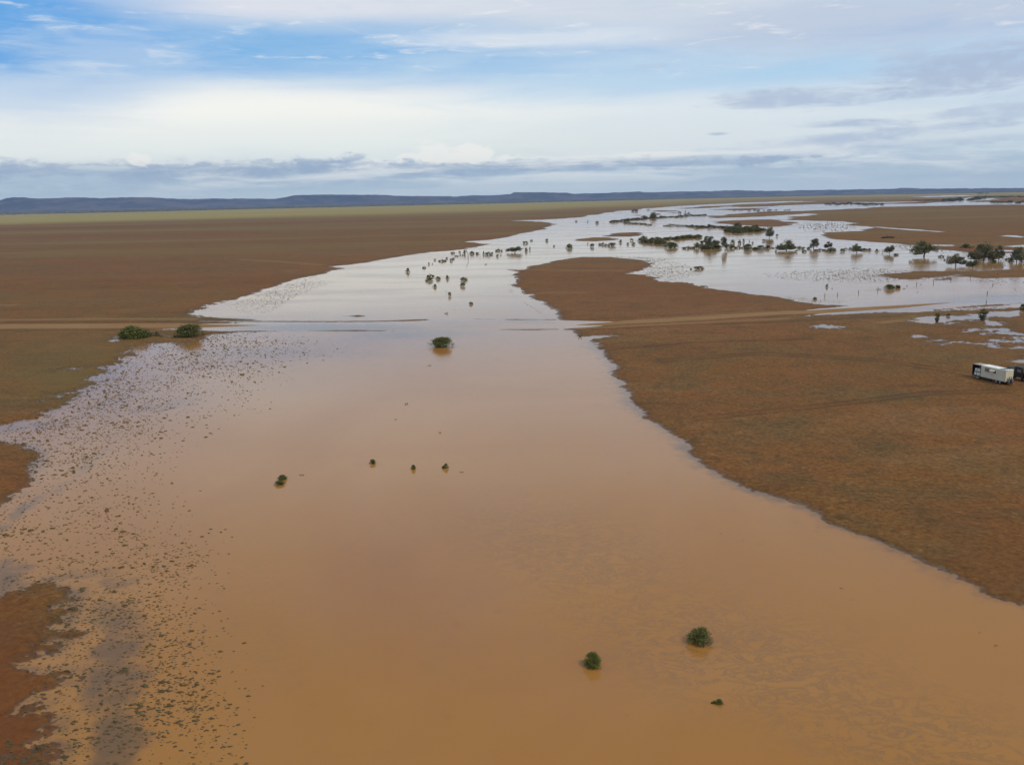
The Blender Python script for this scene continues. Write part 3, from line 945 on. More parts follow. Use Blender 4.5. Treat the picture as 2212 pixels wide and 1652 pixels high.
def crown_mesh(name, seed, w, h, z0, clumps, leaves, leaf, mat_, shape='dome', lobes=None):
    """leaf-sized faces gathered in clumps through a crown w wide, h high, its underside at z0"""
    rng = random.Random(seed)
    mb = MB()
    centres = []
    L = lobes or [(0, 0, 0.0, 1.0)]
    for i in range(clumps):
        lx, ly, lz, lk = L[i % len(L)]
        for _ in range(20):
            a = rng.random() * 6.283; r = math.sqrt(rng.random())
            if shape == 'dome':
                zz = rng.random() ** 0.8
                rr = r * math.sqrt(max(.04, 1 - zz ** 2.0)) * (0.82 + 0.18 * min(1, zz * 4))
            elif shape == 'cone':        # narrow below, spreading above
                zz = rng.random()
                rr = r * (0.28 + 0.72 * min(1, zz * 1.5)) * (1 - max(0, zz - .72) * 1.8)
            else:                        # flat umbrella
                zz = rng.random()
                rr = r * (1 - abs(zz - 0.45) ** 1.6 * 1.3)
            break
        c = Vector((lx * w + math.cos(a) * rr * w * .5 * lk * 0.86, ly * w + math.sin(a) * rr * w * .5 * lk * 0.86, z0 + lz * h + zz * h * lk * 0.88))
        centres.append(c)
        cr = rng.uniform(0.09, 0.17) * w * (lk ** 0.5)
        for k in range(leaves):
            d = Vector((rng.gauss(0, 1), rng.gauss(0, 1), rng.gauss(0, .8)))
            d = d.normalized() * cr * rng.uniform(0.35, 1.15)
            p = c + d
            p.z = max(p.z, z0 * 0.8 + 0.01)
            mb.leaf(p, leaf, rng)
    return mb.mesh(name, mat_), centres


def stem_mesh(name, seed, centres, base_r, n, trunk_h, mat_, multi=False, z0=-0.5, lean=0.0):
    rng = random.Random(seed)
    mb = MB()
    if multi:
        for c in rng.sample(centres, min(n, len(centres))):
            b = Vector((c.x * .12, c.y * .12, z0))
            m_ = b.lerp(c, 0.5) + Vector((c.x * .12, c.y * .12, -c.z * .04))
            mb.tube(b, m_, base_r, base_r * .7, 5)
            mb.tube(m_, c, base_r * .7, base_r * .3, 4)
        return mb.mesh(name, mat_)
    top = Vector((lean * trunk_h, 0.1 * trunk_h, trunk_h))
    mid = Vector((lean * trunk_h * .3, 0, trunk_h * .5))
    mb.tube((0, 0, z0), mid, base_r * 1.25, base_r, 8)
    mb.tube(mid, top, base_r, base_r * .85, 8)
    for c in rng.sample(centres, min(n, len(centres))):
        m_ = top.lerp(c, 0.5); m_.z += rng.uniform(-.06, .06) * c.z
        m_.x += rng.uniform(-.05, .05) * c.z
        mb.tube(top, m_, base_r * .55, base_r * .33, 6)
        mb.tube(m_, c, base_r * .33, base_r * .1, 5)
        for _ in range(2):
            e = c + Vector((rng.gauss(0, 1), rng.gauss(0, 1), rng.gauss(0, .6))) * c.z * .09
            mb.tube(m_.lerp(c, .5), e, base_r * .15, base_r * .05, 4)
    return mb.mesh(name, mat_)


def proto_set():
    """meshes with unit width; each is (crown, stem, aspect h/w)"""
    P = {}
    near = []
    for i in range(5):
        lobes = [[(0, 0, 0, 1)], [(-.06, 0, 0, 1), (.12, .05, 0, .9)], [(0, 0, 0, .9), (-.25, 0, 0, .55), (.28, 0, 0, .6)],
                 [(-.2, 0, 0, .7), (.22, .05, 0, .72), (0, 0, .1, .6)], [(.1, 0, 0, .9), (-.28, 0, 0, .5)]][i]
        h = [1.0, .82, .6, .62, .8][i]
        cm, ce = crown_mesh('crown', 10 + i, 1.0, h, 0.0, 120, 46, 0.058, M['leaf_green'], 'dome', lobes)
        sm = stem_mesh('stems', 10 + i, ce, 0.014, 14, 0, M['bark'], True, -0.15)
        near.append((cm, sm, h))
    P['near'] = near
    P['shrub'] = []
    for i in range(6):
        lobes = [[(0, 0, 0, 1)], [(-.15, 0, 0, .8), (.22, .05, 0, .7)], [(0, 0, 0, .85), (-.3, 0, 0, .45), (.3, 0, 0, .5)],
                 [(0, 0, 0, .9), (.12, 0, .3, .5)], [(-.2, 0, .05, .6), (.2, 0, 0, .75)], [(0, 0, 0, 1), (.0, 0, .25, .6)]][i]
        h = 0.85
        cm, ce = crown_mesh('crown', 40 + i, 1.0, h, 0.02, 26, 26, 0.13, M['leaf_olive' if i % 2 else 'leaf_green'], 'dome', lobes)
        sm = stem_mesh('stems', 40 + i, ce, 0.022, 8, 0, M['bark'], True, -0.15)
        P['shrub'].append((cm, sm, h))
    P['tree'] = []
    for i in range(7):
        lobes = [[(0, 0, 0, 1)], [(-.25, 0, .0, .62), (.25, .05, .05, .66), (0, -.1, .25, .6)], [(-.28, 0, .1, .5), (.3, 0, .0, .55), (.05, 0, .2, .7)],
                 [(-.1, 0, .15, .75), (.25, 0, 0, .5)], [(-.3, 0, 0, .55), (.05, 0, .2, .75), (.33, 0, .05, .5)], [(0, 0, 0, .8), (.1, 0, .4, .5)], [(-.22, 0, 0, .7), (.2, 0, .1, .75)]][i]
        hc = [.62, .6, .55, .7, .5, .75, .6][i]
        z0 = [.14, .12, .12, .12, .06, .2, .12][i]
        cm, ce = crown_mesh('crown', 70 + i, 1.0, hc, z0, 64, 46, 0.062, M['leaf_grey' if i in (3, 5) else 'leaf_olive'], 'umbrella', lobes)
        sm = stem_mesh('trunk', 70 + i, ce, 0.026, 18, z0 + .04, M['bark'], False, -0.1, [0, .2, -.2, .1, 0, 0, .3][i])
        P['tree'].append((cm, sm, hc + z0))
    # upright poplar like roadside shrubs
    P['cone'] = []
    for i in range(2):
        cm, ce = crown_mesh('crown', 90 + i, 1.0, 1.3, 0.05, 46, 46, 0.085, M['leaf_green'], 'cone')
        sm = stem_mesh('stems', 90 + i, ce, 0.02, 10, 0, M['bark'], True, -0.15)
        P['cone'].append((cm, sm, 1.3))
    return P


PR = proto_set()


def bare_mesh(seed, w, h, n, r):
    rng = random.Random(seed)
    mb = MB()
    def br(p, d, l, rad, dep):
        e = p + d * l
        mb.tube(p, e, rad, rad * .6, 5)
        if dep == 0: return
        for _ in range(rng.choice((2, 3))):
            nd = (d + Vector((rng.gauss(0, .5), rng.gauss(0, .5), rng.gauss(0, .3)))).normalized()
            br(p + d * l * rng.uniform(.5, 1), nd, l * rng.uniform(.5, .8), rad * .55, dep - 1)
    br(Vector((0, 0, -0.1)), Vector((0.1, 0, 1)).normalized(), h * .45, r, n)
    return mb.mesh('branches', M['dead_wood'])


BARE = [bare_mesh(1, 1, 1, 4, .035), bare_mesh(5, 1, 1, 2, .03), bare_mesh(9, 1, 1, 2, .05), bare_mesh(12, 1, 1, 3, .04)]


def twig_mesh(seed):
    rng = random.Random(seed)
    mb = MB()
    for _ in range(7):
        a = rng.uniform(-.5, .5) + (math.pi if rng.random() < .5 else 0)
        e = Vector((math.cos(a) * rng.uniform(.25, .5), math.sin(a) * .3, rng.uniform(.05, .45)))
        mb.tube((rng.uniform(-.02, .02), 0, -.12), e, .04, .015, 4)
        mb.tube(e * .6, e * .6 + Vector((rng.gauss(0, .12), rng.gauss(0, .1), .14)), .02, .01, 4)
    for _ in range(16):
        mb.leaf(Vector((rng.gauss(0, .12), rng.gauss(0, .08), abs(rng.gauss(.06, .06)))), .16, rng)
    return mb.mesh('twig_clump', M['dead_wood'])


TWIG = [twig_mesh(i) for i in range(4)]
rr = random.Random(77)
cnt = {'n': 0}


def place(kind, u, vb, wpx, hpx, label, group=None, cat=None, idx=None, split=True, name=None, water=True):
    x, y = un(u, vb)
    # camera depth
    dep = -(RM[0, 2] * x + RM[1, 2] * y + RM[2, 2] * (-H))
    w = wpx * dep / F * {'shrub': 1.55, 'near': 1.42}.get(kind, 1.12)
    h = hpx * dep / F * {'shrub': 0.84, 'near': 0.9}.get(kind, 1.0)
    z = -0.02 if water else max(ground_z(x, y), 0) - 0.02
    rot = rr.uniform(-.5, .5) + (math.pi if rr.random() < .5 else 0)
    if kind == 'dead':
        me = BARE[(idx if idx is not None else rr.randrange(4)) % 4]
        o = link(name or 'bare_tree', me, None, (x, y, z), rot, (max(w, h * .5), max(w, h * .5), h))
        tag(o, label, cat or 'tree', group)
        return o
    if kind == 'twig':
        me = TWIG[rr.randrange(4)]
        o = link(name or 'twig_clump', me, None, (x, y, z), rot, (w, w, max(h * 1.6, w * .35)))
        tag(o, label, cat or 'twigs', group)
        return o
    P = PR[kind]
    cm, sm, asp = P[idx % len(P)] if idx is not None else P[rr.randrange(len(P))]
    nm = name or {'near': 'flooded_shrub', 'shrub': 'flooded_shrub', 'tree': 'floodplain_tree', 'cone': 'roadside_shrub'}[kind]
    sc = (w, w, h / asp)
    if split:
        root = bpy.data.objects.new(nm, None)
        col.objects.link(root)
        root.location = (x, y, z); root.rotation_euler = (0, 0, rot); root.scale = sc
        root.empty_display_size = 0.5
        link('crown', cm, root)
        link('trunk' if kind == 'tree' else 'stems', sm, root)
    else:
        root = link(nm, cm, None, (x, y, z), rot, sc)
    tag(root, label, cat or ('tree' if kind == 'tree' else 'shrub'), group)
    return root


GN = 'shrubs standing in the near flood water'
place('near', 1510, 1386, 40, 38, 'larger of two round green shrubs in near water, pale scrap at its foot', GN, idx=1)
place('near', 1280, 1438, 32, 38, 'round tight green shrub in the near water, left of the larger one', GN, idx=0)
place('near', 1554, 1519, 13, 13, 'small two-lobed green sprig sticking out of the nearest water', GN, idx=0)
place('near', 1542, 1518, 9, 8, 'tiny low sprig beside the nearest small green sprig', GN, idx=4)
place('near', 610, 1035, 17, 12, 'upper bush of the small green pair left of centre in the brown water', GN, idx=0)
place('near', 604, 1046, 17, 10, 'lower bush of the small green pair left of centre in the brown water', GN, idx=1)
place('near', 805, 1001, 11, 11, 'small green seedling, leftmost of the three in line in mid water', GN, idx=1)
place('near', 893, 1013, 9, 12, 'thin dark seedling, middle of the three in line in mid water', GN, idx=0)
place('near', 962, 1011, 10, 14, 'small green seedling, rightmost of the three in line in mid water', GN, idx=4)
place('near', 955, 748, 37, 24, 'broad many-stemmed green shrub with orange reflection just below the flooded crossing', GN, idx=1)
GB = 'bushes on the left bank by the road'
place('near', 288, 731, 54, 32, 'wide dark green bush on the bank below the road, leftmost of the two large ones', GB, idx=2, water=False)
place('near', 410, 728, 46, 30, 'dark green bush beside the water strip along the road, right of the widest one', GB, idx=1, water=False)
place('shrub', 331, 727, 20, 13, 'small pale green shrub between the two large bank bushes', GB, idx=1, water=False)
place('shrub', 395, 731, 10, 9, 'tiny dark shrub at the foot of the right bank bush', GB, idx=0, water=False)
place('shrub', 379, 731, 15, 8, 'low brown shrub left of the tiny dark shrub by the bank', GB, idx=3, water=False)
place('shrub', 416, 732, 6, 5, 'very small shrub at the water edge right of the bank bushes', GB, idx=5, water=False)
place('twig', 927, 790, 9, 4, 'flat snag of twigs floating below the broad many-stemmed shrub', cat='driftwood', name='floating_snag')
place('twig', 878, 873, 9, 6, 'dark forked twig clump alone in mid water', cat='twigs')
place('twig', 855, 906, 6, 3, 'faint low twig left of and below the forked clump', cat='twigs')
place('twig', 950, 935, 6, 5, 'little dark twig clump above the right seedling', cat='twigs')
place('twig', 652, 1026, 12, 4, 'long flat twig right of the small green pair', cat='twigs')
place('twig', 997, 1020, 10, 4, 'flat brown twig right of the three seedlings', cat='twigs')
GT = 'twigs poking out of the near brown water'
for (u, v, w, h) in ((1818, 1271, 8, 4), (1740, 1249, 5, 2.5), (1838, 1295, 6, 3), (2152, 1394, 10, 5), (2151, 1409, 4, 2), (2116, 1366, 5, 3), (1580, 1192, 4, 2), (1557, 1152, 4, 3), (1943, 1250, 3, 2), (568, 1481, 7, 4),
                     (1490, 1122, 5, 2), (1595, 1170, 4, 2), (1652, 1205, 4, 2), (1605, 1168, 4, 2), (796, 1147, 4, 2), (1920, 1052 + 60, 3, 2)):
    place('twig', u, v, w, h, 'small dark twig in the open brown foreground water', GT)
# white scrap caught under the larger near shrub
sx, sy = un(1526, 1388)
mb = MB()
rs_ = random.Random(3)
for i in range(7):
    mb.leaf(Vector((rs_.gauss(0, .06), rs_.gauss(0, .03), .04 + abs(rs_.gauss(0, .05)))), 0.17, rs_)
o = mb.build('litter_scrap', mat('white_scrap', (.6, .58, .52), .7), None, loc=(sx, sy, 0))
tag(o, 'pale white scrap caught at the foot of the larger round shrub', 'litter')


def cc(ox, oy, s):
    def f(x, y, w, h):
        return (ox + x / s) * K, (oy + y / s) * K, w / s * K, h / s * K
    return f


# shrubs in the channel above the crossing
f7 = cc(950, 580, 5.53)
G7 = 'shrubs in the channel above the crossing'
named7 = [((458, 602, 58, 68), 'shrub', 'dark shrub alone, farthest left in the channel above the crossing'),
          ((685, 547, 36, 45), 'shrub', 'small round shrub right of and behind the farthest left one in the channel'),
          ((745, 495, 24, 40), 'shrub', 'small upright shrub behind the round one near the left bank of the channel'),
          ((775, 668, 75, 62), 'shrub', 'upper shrub of the close pair in mid channel'),
          ((760, 724, 90, 62), 'shrub', 'lower and wider shrub of the close pair in mid channel'),
          ((875, 702, 62, 52), 'shrub', 'ragged little tree-like shrub right of the close pair in mid channel'),
          ((1007, 694, 48, 58), 'shrub', 'upright shrub between the close pair and the right pair in the channel'),
          ((838, 812, 54, 50), 'shrub', 'squat shrub below the close pair in the channel'),
          ((1235, 718, 84, 58), 'shrub', 'upper shrub of the right pair in the channel'),
          ((1237, 800, 74, 72), 'shrub', 'lower shrub of the right pair in the channel'),
          ((1033, 935, 44, 80), 'shrub', 'tall narrow shrub leaning left, nearest in the channel but two'),
          ((995, 880, 50, 36), 'dead', 'bare forked branch beside the tall narrow leaning shrub'),
          ((1337, 1052, 50, 45), 'shrub', 'small shrub nearest the crossing on the right side of the channel'),
          ((1112, 1105, 24, 68), 'dead', 'single bare stick standing in the channel near the crossing'),
          ((990, 1185, 60, 46), 'twig', 'brown twig clump at the upper edge of the flooded crossing'),
          ((1297, 412, 120, 165), 'dead', 'bare grey tree standing in the water at the head of the channel'),
          ((1950, 330, 200, 96), 'tree', 'wide flat-topped green tree in the channel, right of the bare grey tree'),
          ((1467, 400, 26, 95), 'dead', 'thin bare pole of a tree right of the bare grey tree'),
          ((935, 452, 80, 46), 'shrub', 'wide low shrub left of the bare grey tree'),
          ((1572, 362, 55, 72), 'shrub', 'tall dark shrub between the bare grey tree and the flat-topped tree')]
for (a, k, lab) in named7:
    g = G7
    place(k, *f7(*a), lab, g if k == 'shrub' else None, idx=(0 if a[0] == 1297 else (1 if k == 'dead' else None)))
for a in ((800, 492, 12, 20), (833, 437, 20, 36), (1002, 417, 26, 32), (1060, 447, 28, 60), (1095, 422, 32, 28), (1080, 342, 42, 42), (1125, 382, 20, 28), (1155, 382, 20, 28),
          (1190, 372, 17, 27), (1220, 372, 17, 27), (1425, 352, 54, 36), (1518, 358, 22, 62), (1610, 372, 32, 22), (1637, 352, 27, 42), (1715, 384, 38, 44), (1755, 370, 17, 27),
          (1722, 307, 32, 60), (1765, 312, 22, 42), (1690, 312, 24, 30), (1830, 302, 34, 24), (2110, 312, 42, 62), (2165, 292, 22, 52), (2100, 202, 48, 52), (2188, 168, 28, 34), (1545, 497, 17, 20),
          (1350, 350, 60, 50), (1250, 350, 40, 70), (1180, 330, 20, 50)):
    place('shrub', *f7(*a), 'small drowned shrub at the head of the channel', 'small shrubs at the head of the channel', split=a[2] > 30)

f3 = cc(1300, 440, 3.403)
place('shrub', *f3(478, 642, 48, 48), 'round isolated shrub in pale water right of the flat-topped tree', None, idx=0)
place('shrub', *f3(1597, 822, 58, 42), 'lone dark shrub in the open pale water right of the red-brown tongue', None, idx=1)
place('shrub', *f3(1532, 822, 20, 16), 'very small shrub just left of the lone dark shrub in open water', None, idx=3)
place('shrub', *f3(845, 622, 52, 46), 'largest shrub of the short row left of the long green thicket', None, idx=1)
place('tree', *f3(1200, 384, 66, 50), 'low spreading tree rising from the far thin line of scrub', None, idx=0)
place('tree', *f3(1700, 640, 120, 115), 'grey-green tree in the middle of the long thicket, left of the tallest', None, idx=3)
place('tree', *f3(1820, 660, 62, 125), 'tall narrow tree at the right part of the long thicket with mirrored trunk', None, idx=5)
place('near', *f3(1700, 646, 140, 60), 'broad dark green bush at the foot of the grey-green thicket tree', None, idx=2)
place('near', *f3(2018, 652, 68, 56), 'dense round bush right of the long thicket', None, idx=0)
place('near', *f3(2115, 652, 80, 46), 'wide low bush right of the dense round bush', None, idx=4)
place('near', *f3(1360, 638, 90, 58), 'bulky bush on the near side of the long thicket', None, idx=1)
place('shrub', *f3(1500, 645, 70, 34), 'low bush between the bulky bush and the grey-green thicket tree', None, idx=2)
small3 = [(347, 628, 15, 18), (285, 580, 17, 35), (683, 630, 37, 42), (745, 614, 22, 27), (770, 614, 20, 30), (795, 620, 20, 32), (922, 594, 28, 32), (1012, 577, 30, 27), (985, 610, 22, 22), (1035, 610, 28, 26),
          (640, 608, 10, 22), (718, 427, 24, 24), (540, 414, 14, 20), (640, 416, 8, 20), (1045, 327, 38, 30), (1155, 314, 24, 14), (1425, 342, 30, 24), (1185, 442, 11, 18), (1290, 610, 54, 42), (1580, 642, 48, 62),
          (1615, 627, 33, 40), (1870, 642, 62, 60), (1930, 642, 38, 32), (2190, 644, 52, 36), (1795, 582, 18, 60), (1660, 562, 32, 42), (1945, 602, 20, 60), (1980, 592, 18, 40), (2155, 582, 20, 30), (2030, 587, 10, 16),
          (1240, 350, 40, 12), (1480, 330, 12, 14), (1510, 338, 12, 14), (1490, 350, 30, 14), (1650, 600, 60, 60), (1760, 610, 60, 50), (1885, 600, 30, 40), (1970, 640, 30, 20), (2060, 600, 14, 20)]
for a in small3:
    place('shrub', *f3(*a), 'small shrub in pale water around the long thicket', 'small shrubs around the long thicket', split=a[2] > 35)


def row(f, p0, p1, n, w, h, label, group, jit=0.5, kinds=('shrub',), jx=1.0, name=None):
    for i in range(n):
        t = (i + rr.uniform(-.4, .4) * jx) / max(1, n - 1)
        x = p0[0] + (p1[0] - p0[0]) * t; y = p0[1] + (p1[1] - p0[1]) * t + rr.gauss(0, jit * h * .25)
        k = rr.uniform(.6, 1.35)
        place(rr.choice(kinds), *f(x, y, w * k * rr.uniform(.8, 1.2), h * k), label, group, split=w > 40, name=name, cat='tree' if name else None)


row(f3, (850, 418), (1140, 388), 16, 34, 24, 'dark shrub in left half of farthest scrub line', 'shrubs of the farthest scrub line')
row(f3, (1140, 386), (1650, 358), 30, 30, 15, 'dark shrub in right half of farthest scrub line', 'shrubs of the farthest scrub line')
row(f3, (960, 428), (1155, 440), 11, 26, 17, 'shrub in short broken line below the farthest line', 'shrubs of the short broken line')
row(f3, (1290, 447), (1530, 454), 11, 19, 19, 'round shrub in beaded left end of second line', 'shrubs of the second scrub line')
row(f3, (1500, 458), (1880, 470), 18, 44, 26, 'green shrub in thick right end of second line', 'shrubs of the second scrub line')
for i in range(26):
    t = rr.random(); y = rr.uniform(0, 1)
    x = 1845 + 265 * t
    place('near' if i % 2 else 'shrub', *f3(x, 520 - 20 * t - (1 - y) * 42 * (1 - abs(t - .45)), rr.uniform(50, 85), rr.uniform(36, 52)),
          'bushy green shrub in the dense oval thicket', 'shrubs of the dense oval thicket')
place('tree', *f3(1925, 475, 85, 55), 'rounded tree standing above the dense oval thicket', None, idx=0)
row(f3, (1085, 582), (1250, 605), 10, 50, 44, 'leafy shrub at left end of the long thicket', 'shrubs of the long green thicket', kinds=('shrub', 'near'))
row(f3, (1240, 574), (1600, 548), 20, 44, 30, 'leafy shrub along back of the long thicket', 'shrubs of the long green thicket', kinds=('shrub', 'near'))
row(f3, (2115, 480), (2175, 490), 4, 26, 26, 'small dark shrub right of the oval thicket', 'shrubs of the dense oval thicket')
fn3 = cc(1550, 510, 4.916)
for a in ((1515, 118, 16, 13), (1580, 118, 16, 13), (1610, 117, 10, 9), (1695, 119, 40, 23), (1770, 114, 38, 19), (1815, 119, 34, 29), (1885, 112, 22, 13), (1955, 114, 44, 25), (2018, 112, 14, 11), (2045, 112, 22, 19),
          (2145, 112, 16, 13), (2170, 110, 16, 13), (2205, 114, 20, 26)):
    place('shrub', *fn3(*a), 'tiny shrub in thin water arm above the red-brown spit', 'tiny shrubs in the far water arm', split=False)

f4 = cc(1942, 440, 3.403)
trees4 = [((20, 552, 78, 92), 'tree', 0, 'small tree with clear trunk at the right tip of the oval thicket'),
          ((165, 662, 150, 92), 'tree', 4, 'wide spreading tree, first large one right of the long thicket'),
          ((400, 650, 100, 98), 'tree', 5, 'grey thin-leaved tree with two stems, second right of the long thicket'),
          ((525, 645, 80, 70), 'tree', 3, 'small leaning tree above a low bush, third right of the long thicket'),
          ((770, 682, 95, 88), 'tree', 1, 'rounded tree with low bushes on both sides, middle of the right-hand row'),
          ((1052, 690, 80, 82), 'tree', 6, 'pale green tree beside bare branches, left of the largest tree'),
          ((1350, 712, 205, 140), 'tree', 2, 'largest spreading tree with several trunks standing in the water'),
          ((1625, 795, 150, 118), 'tree', 1, 'open crowned tree standing out in the water, nearest of the right group'),
          ((1765, 812, 90, 80), 'tree', 6, 'small crooked tree with a fallen limb right of the open crowned tree'),
          ((1865, 748, 205, 145), 'tree', 4, 'dark dense tree, widest of the group at the right edge'),
          ((1995, 745, 95, 145), 'tree', 3, 'tall thin tree between the dark dense tree and the edge tree'),
          ((2148, 762, 125, 132), 'tree', 0, 'dark tree cut by nothing but nearest the right frame edge'),
          ((1850, 690, 120, 90), 'tree', 5, 'sparse tree standing behind the dark dense tree')]
trees4[11] = ((2148, 762, 125, 132), 'tree', 0, 'dark spreading tree closest to the right end of the far tree row')
for a, k, ix, lab in trees4:
    place(k, *f4(*a), lab, 'trees standing in the right-hand flood', idx=ix, name='flooded_tree')
place('shrub', *f4(1040, 557, 78, 30), 'low dark bush alone on the dry brown plain behind the right tree row', None, idx=2, water=False)
place('shrub', *f4(550, 668, 70, 40), 'low bush at the foot of the small leaning tree', None, idx=0)
place('shrub', *f4(455, 662, 70, 28), 'flat bush between the grey thin-leaved tree and the leaning tree', None, idx=2)
place('shrub', *f4(1110, 702, 38, 28), 'brownish low shrub right of the pale green tree', None, idx=4)
place('dead', *f4(995, 680, 46, 40), 'bare grey branches left of the pale green tree', None, idx=3)
place('dead', *f4(2030, 850, 30, 105), 'bare crooked snag standing in open water near the right edge', None, idx=1)
place('shrub', *f4(1705, 642, 85, 42), 'sparse low shrub on the far bank behind the open crowned tree', None, idx=5, water=False)
for a in ((88, 540, 20, 30), (75, 642, 64, 18), (75, 672, 12, 26), (15, 642, 34, 30), (255, 674, 22, 27), (275, 642, 28, 32), (320, 674, 28, 32), (310, 647, 28, 28), (360, 647, 34, 30), (640, 670, 42, 37), (680, 652, 28, 20),
          (715, 652, 34, 20), (835, 660, 44, 24), (880, 662, 38, 24), (942, 670, 30, 26), (1500, 717, 32, 32), (1525, 744, 16, 16), (2105, 760, 38, 32), (1955, 768, 38, 42), (2200, 762, 44, 60), (1225, 767, 10, 20),
          (1075, 640, 20, 14), (2080, 740, 40, 30), (1930, 745, 50, 30)):
    place('shrub', *f4(*a), 'small low bush between the right-hand trees', 'low bushes between the right-hand trees', split=a[2] > 35)

fc2 = cc(1900, 560, 3.197)
place('near', *fc2(1125, 550, 64, 46), 'green bush, larger of the pair in the flooded fence line', None, idx=1)
place('near', *fc2(1190, 542, 32, 40), 'smaller green bush of the pair in the flooded fence line', None, idx=3)
place('shrub', *fc2(518, 634, 28, 26), 'dark brown clump in the water near the tip of the red-brown tongue', None, idx=0)
place('shrub', *fc2(618, 532, 22, 30), 'small upright bush left of the flooded fence line', None, idx=5)
place('cone', *fc2(1508, 815, 52, 75), 'narrow upright green shrub at the left end of the roadside pond', 'shrubs by the roadside pond', idx=1)
place('cone', *fc2(1875, 798, 84, 95), 'large green shrub narrowing to its foot on the pond bank', 'shrubs by the roadside pond', idx=0)
place('shrub', *fc2(1605, 768, 32, 32), 'small rusty shrub on the far bank of the roadside pond', 'shrubs by the roadside pond', idx=3, water=False)
place('near', *fc2(2208, 722, 44, 72), 'grey-green shrub at the right frame edge beyond the pond', 'shrubs by the roadside pond', idx=4, water=False)
for a in ((660, 547, 14, 14), (1045, 554, 24, 15), (1020, 554, 14, 10), (1240, 548, 26, 10), (1265, 525, 14, 14), (1158, 542, 18, 40), (1380, 512, 20, 10), (1350, 575, 14, 8), (2140, 553, 14, 12), (1298, 797, 14, 18)):
    place('twig', *fc2(*a), 'small debris clump near the flooded fence', 'debris along the flooded fence')
place('twig', (1200 + 990 / 3.687) * K, (580 + 1005 / 3.687) * K, 10, 12, 'thin dark twig at the mud corner below the right road end', None)

# far scrub on the right, 2-4 km away
fn4 = cc(2050, 460, 4.081)
row(fn4, (1385, 200), (1565, 192), 18, 52, 30, 'far tree in dark clump left of the horizon gap', 'trees of the far dark clump', name='far_tree')
row(fn4, (1635, 195), (1765, 180), 10, 44, 28, 'far tree in clump right of the horizon gap', 'trees of the far right clump', name='far_tree')
row(fn4, (180, 232), (760, 236), 34, 36, 18, 'tiny tree in broken line along distant water arm', 'trees along the distant water arm', jit=1.0, name='far_tree')
row(fn4, (1060, 196), (1380, 196), 14, 30, 14, 'tiny tree in thin line left of the dark clump', 'trees of the far thin line', name='far_tree')
row(fn4, (1740, 125), (1830, 125), 6, 26, 9, 'tiny tree in uppermost line near the horizon', 'trees of the uppermost line', name='far_tree')
row(fn4, (1780, 160), (2212, 160), 22, 36, 16, 'tiny tree in scattered line at far right', 'scattered far trees at right', name='far_tree')
row(fn4, (1900, 215), (2200, 218), 9, 36, 26, 'tree beside distant water arm at far right', 'trees beside the distant water arm', name='far_tree')

# ------------------------------------------------------------------ grass tussocks
def tussock_geo(rng, w, h):
    n = 7
    vs = []; fs = []
    top = (rng.gauss(0, .06) * w, rng.gauss(0, .06) * w, h)
    ang0 = rng.random() * 6.28
    for i in range(n):
        a = ang0 + i / n * 6.283
        r = w * .5 * rng.uniform(.6, 1.2)
        vs.append((math.cos(a) * r, math.sin(a) * r * .42, -0.03))
    for i in range(n):
        a = ang0 + (i + .5) / n * 6.283
        r = w * .32 * rng.uniform(.6, 1.3)
        vs.append((math.cos(a) * r, math.sin(a) * r * .42, h * rng.uniform(.5, .95)))
    vs.append(top)
    for i in range(n):
        j = (i + 1) % n
        fs += [(i, j, n + i), (j, n + j, n + i), (n + i, n + j, 2 * n)]
    # loose blades
    for _ in range(4):
        a = rng.random() * 6.28
        x = math.cos(a) * w * .3; y = math.sin(a) * w * .2
        k = len(vs)
        vs += [(x - .03 * w, y, 0), (x + .03 * w, y + .02 * w, 0), (x * 1.9 + rng.gauss(0, .05) * w, y * 1.9, h * rng.uniform(.8, 1.5))]
        fs.append((k, k + 1, k + 2))
    return np.array(vs), fs


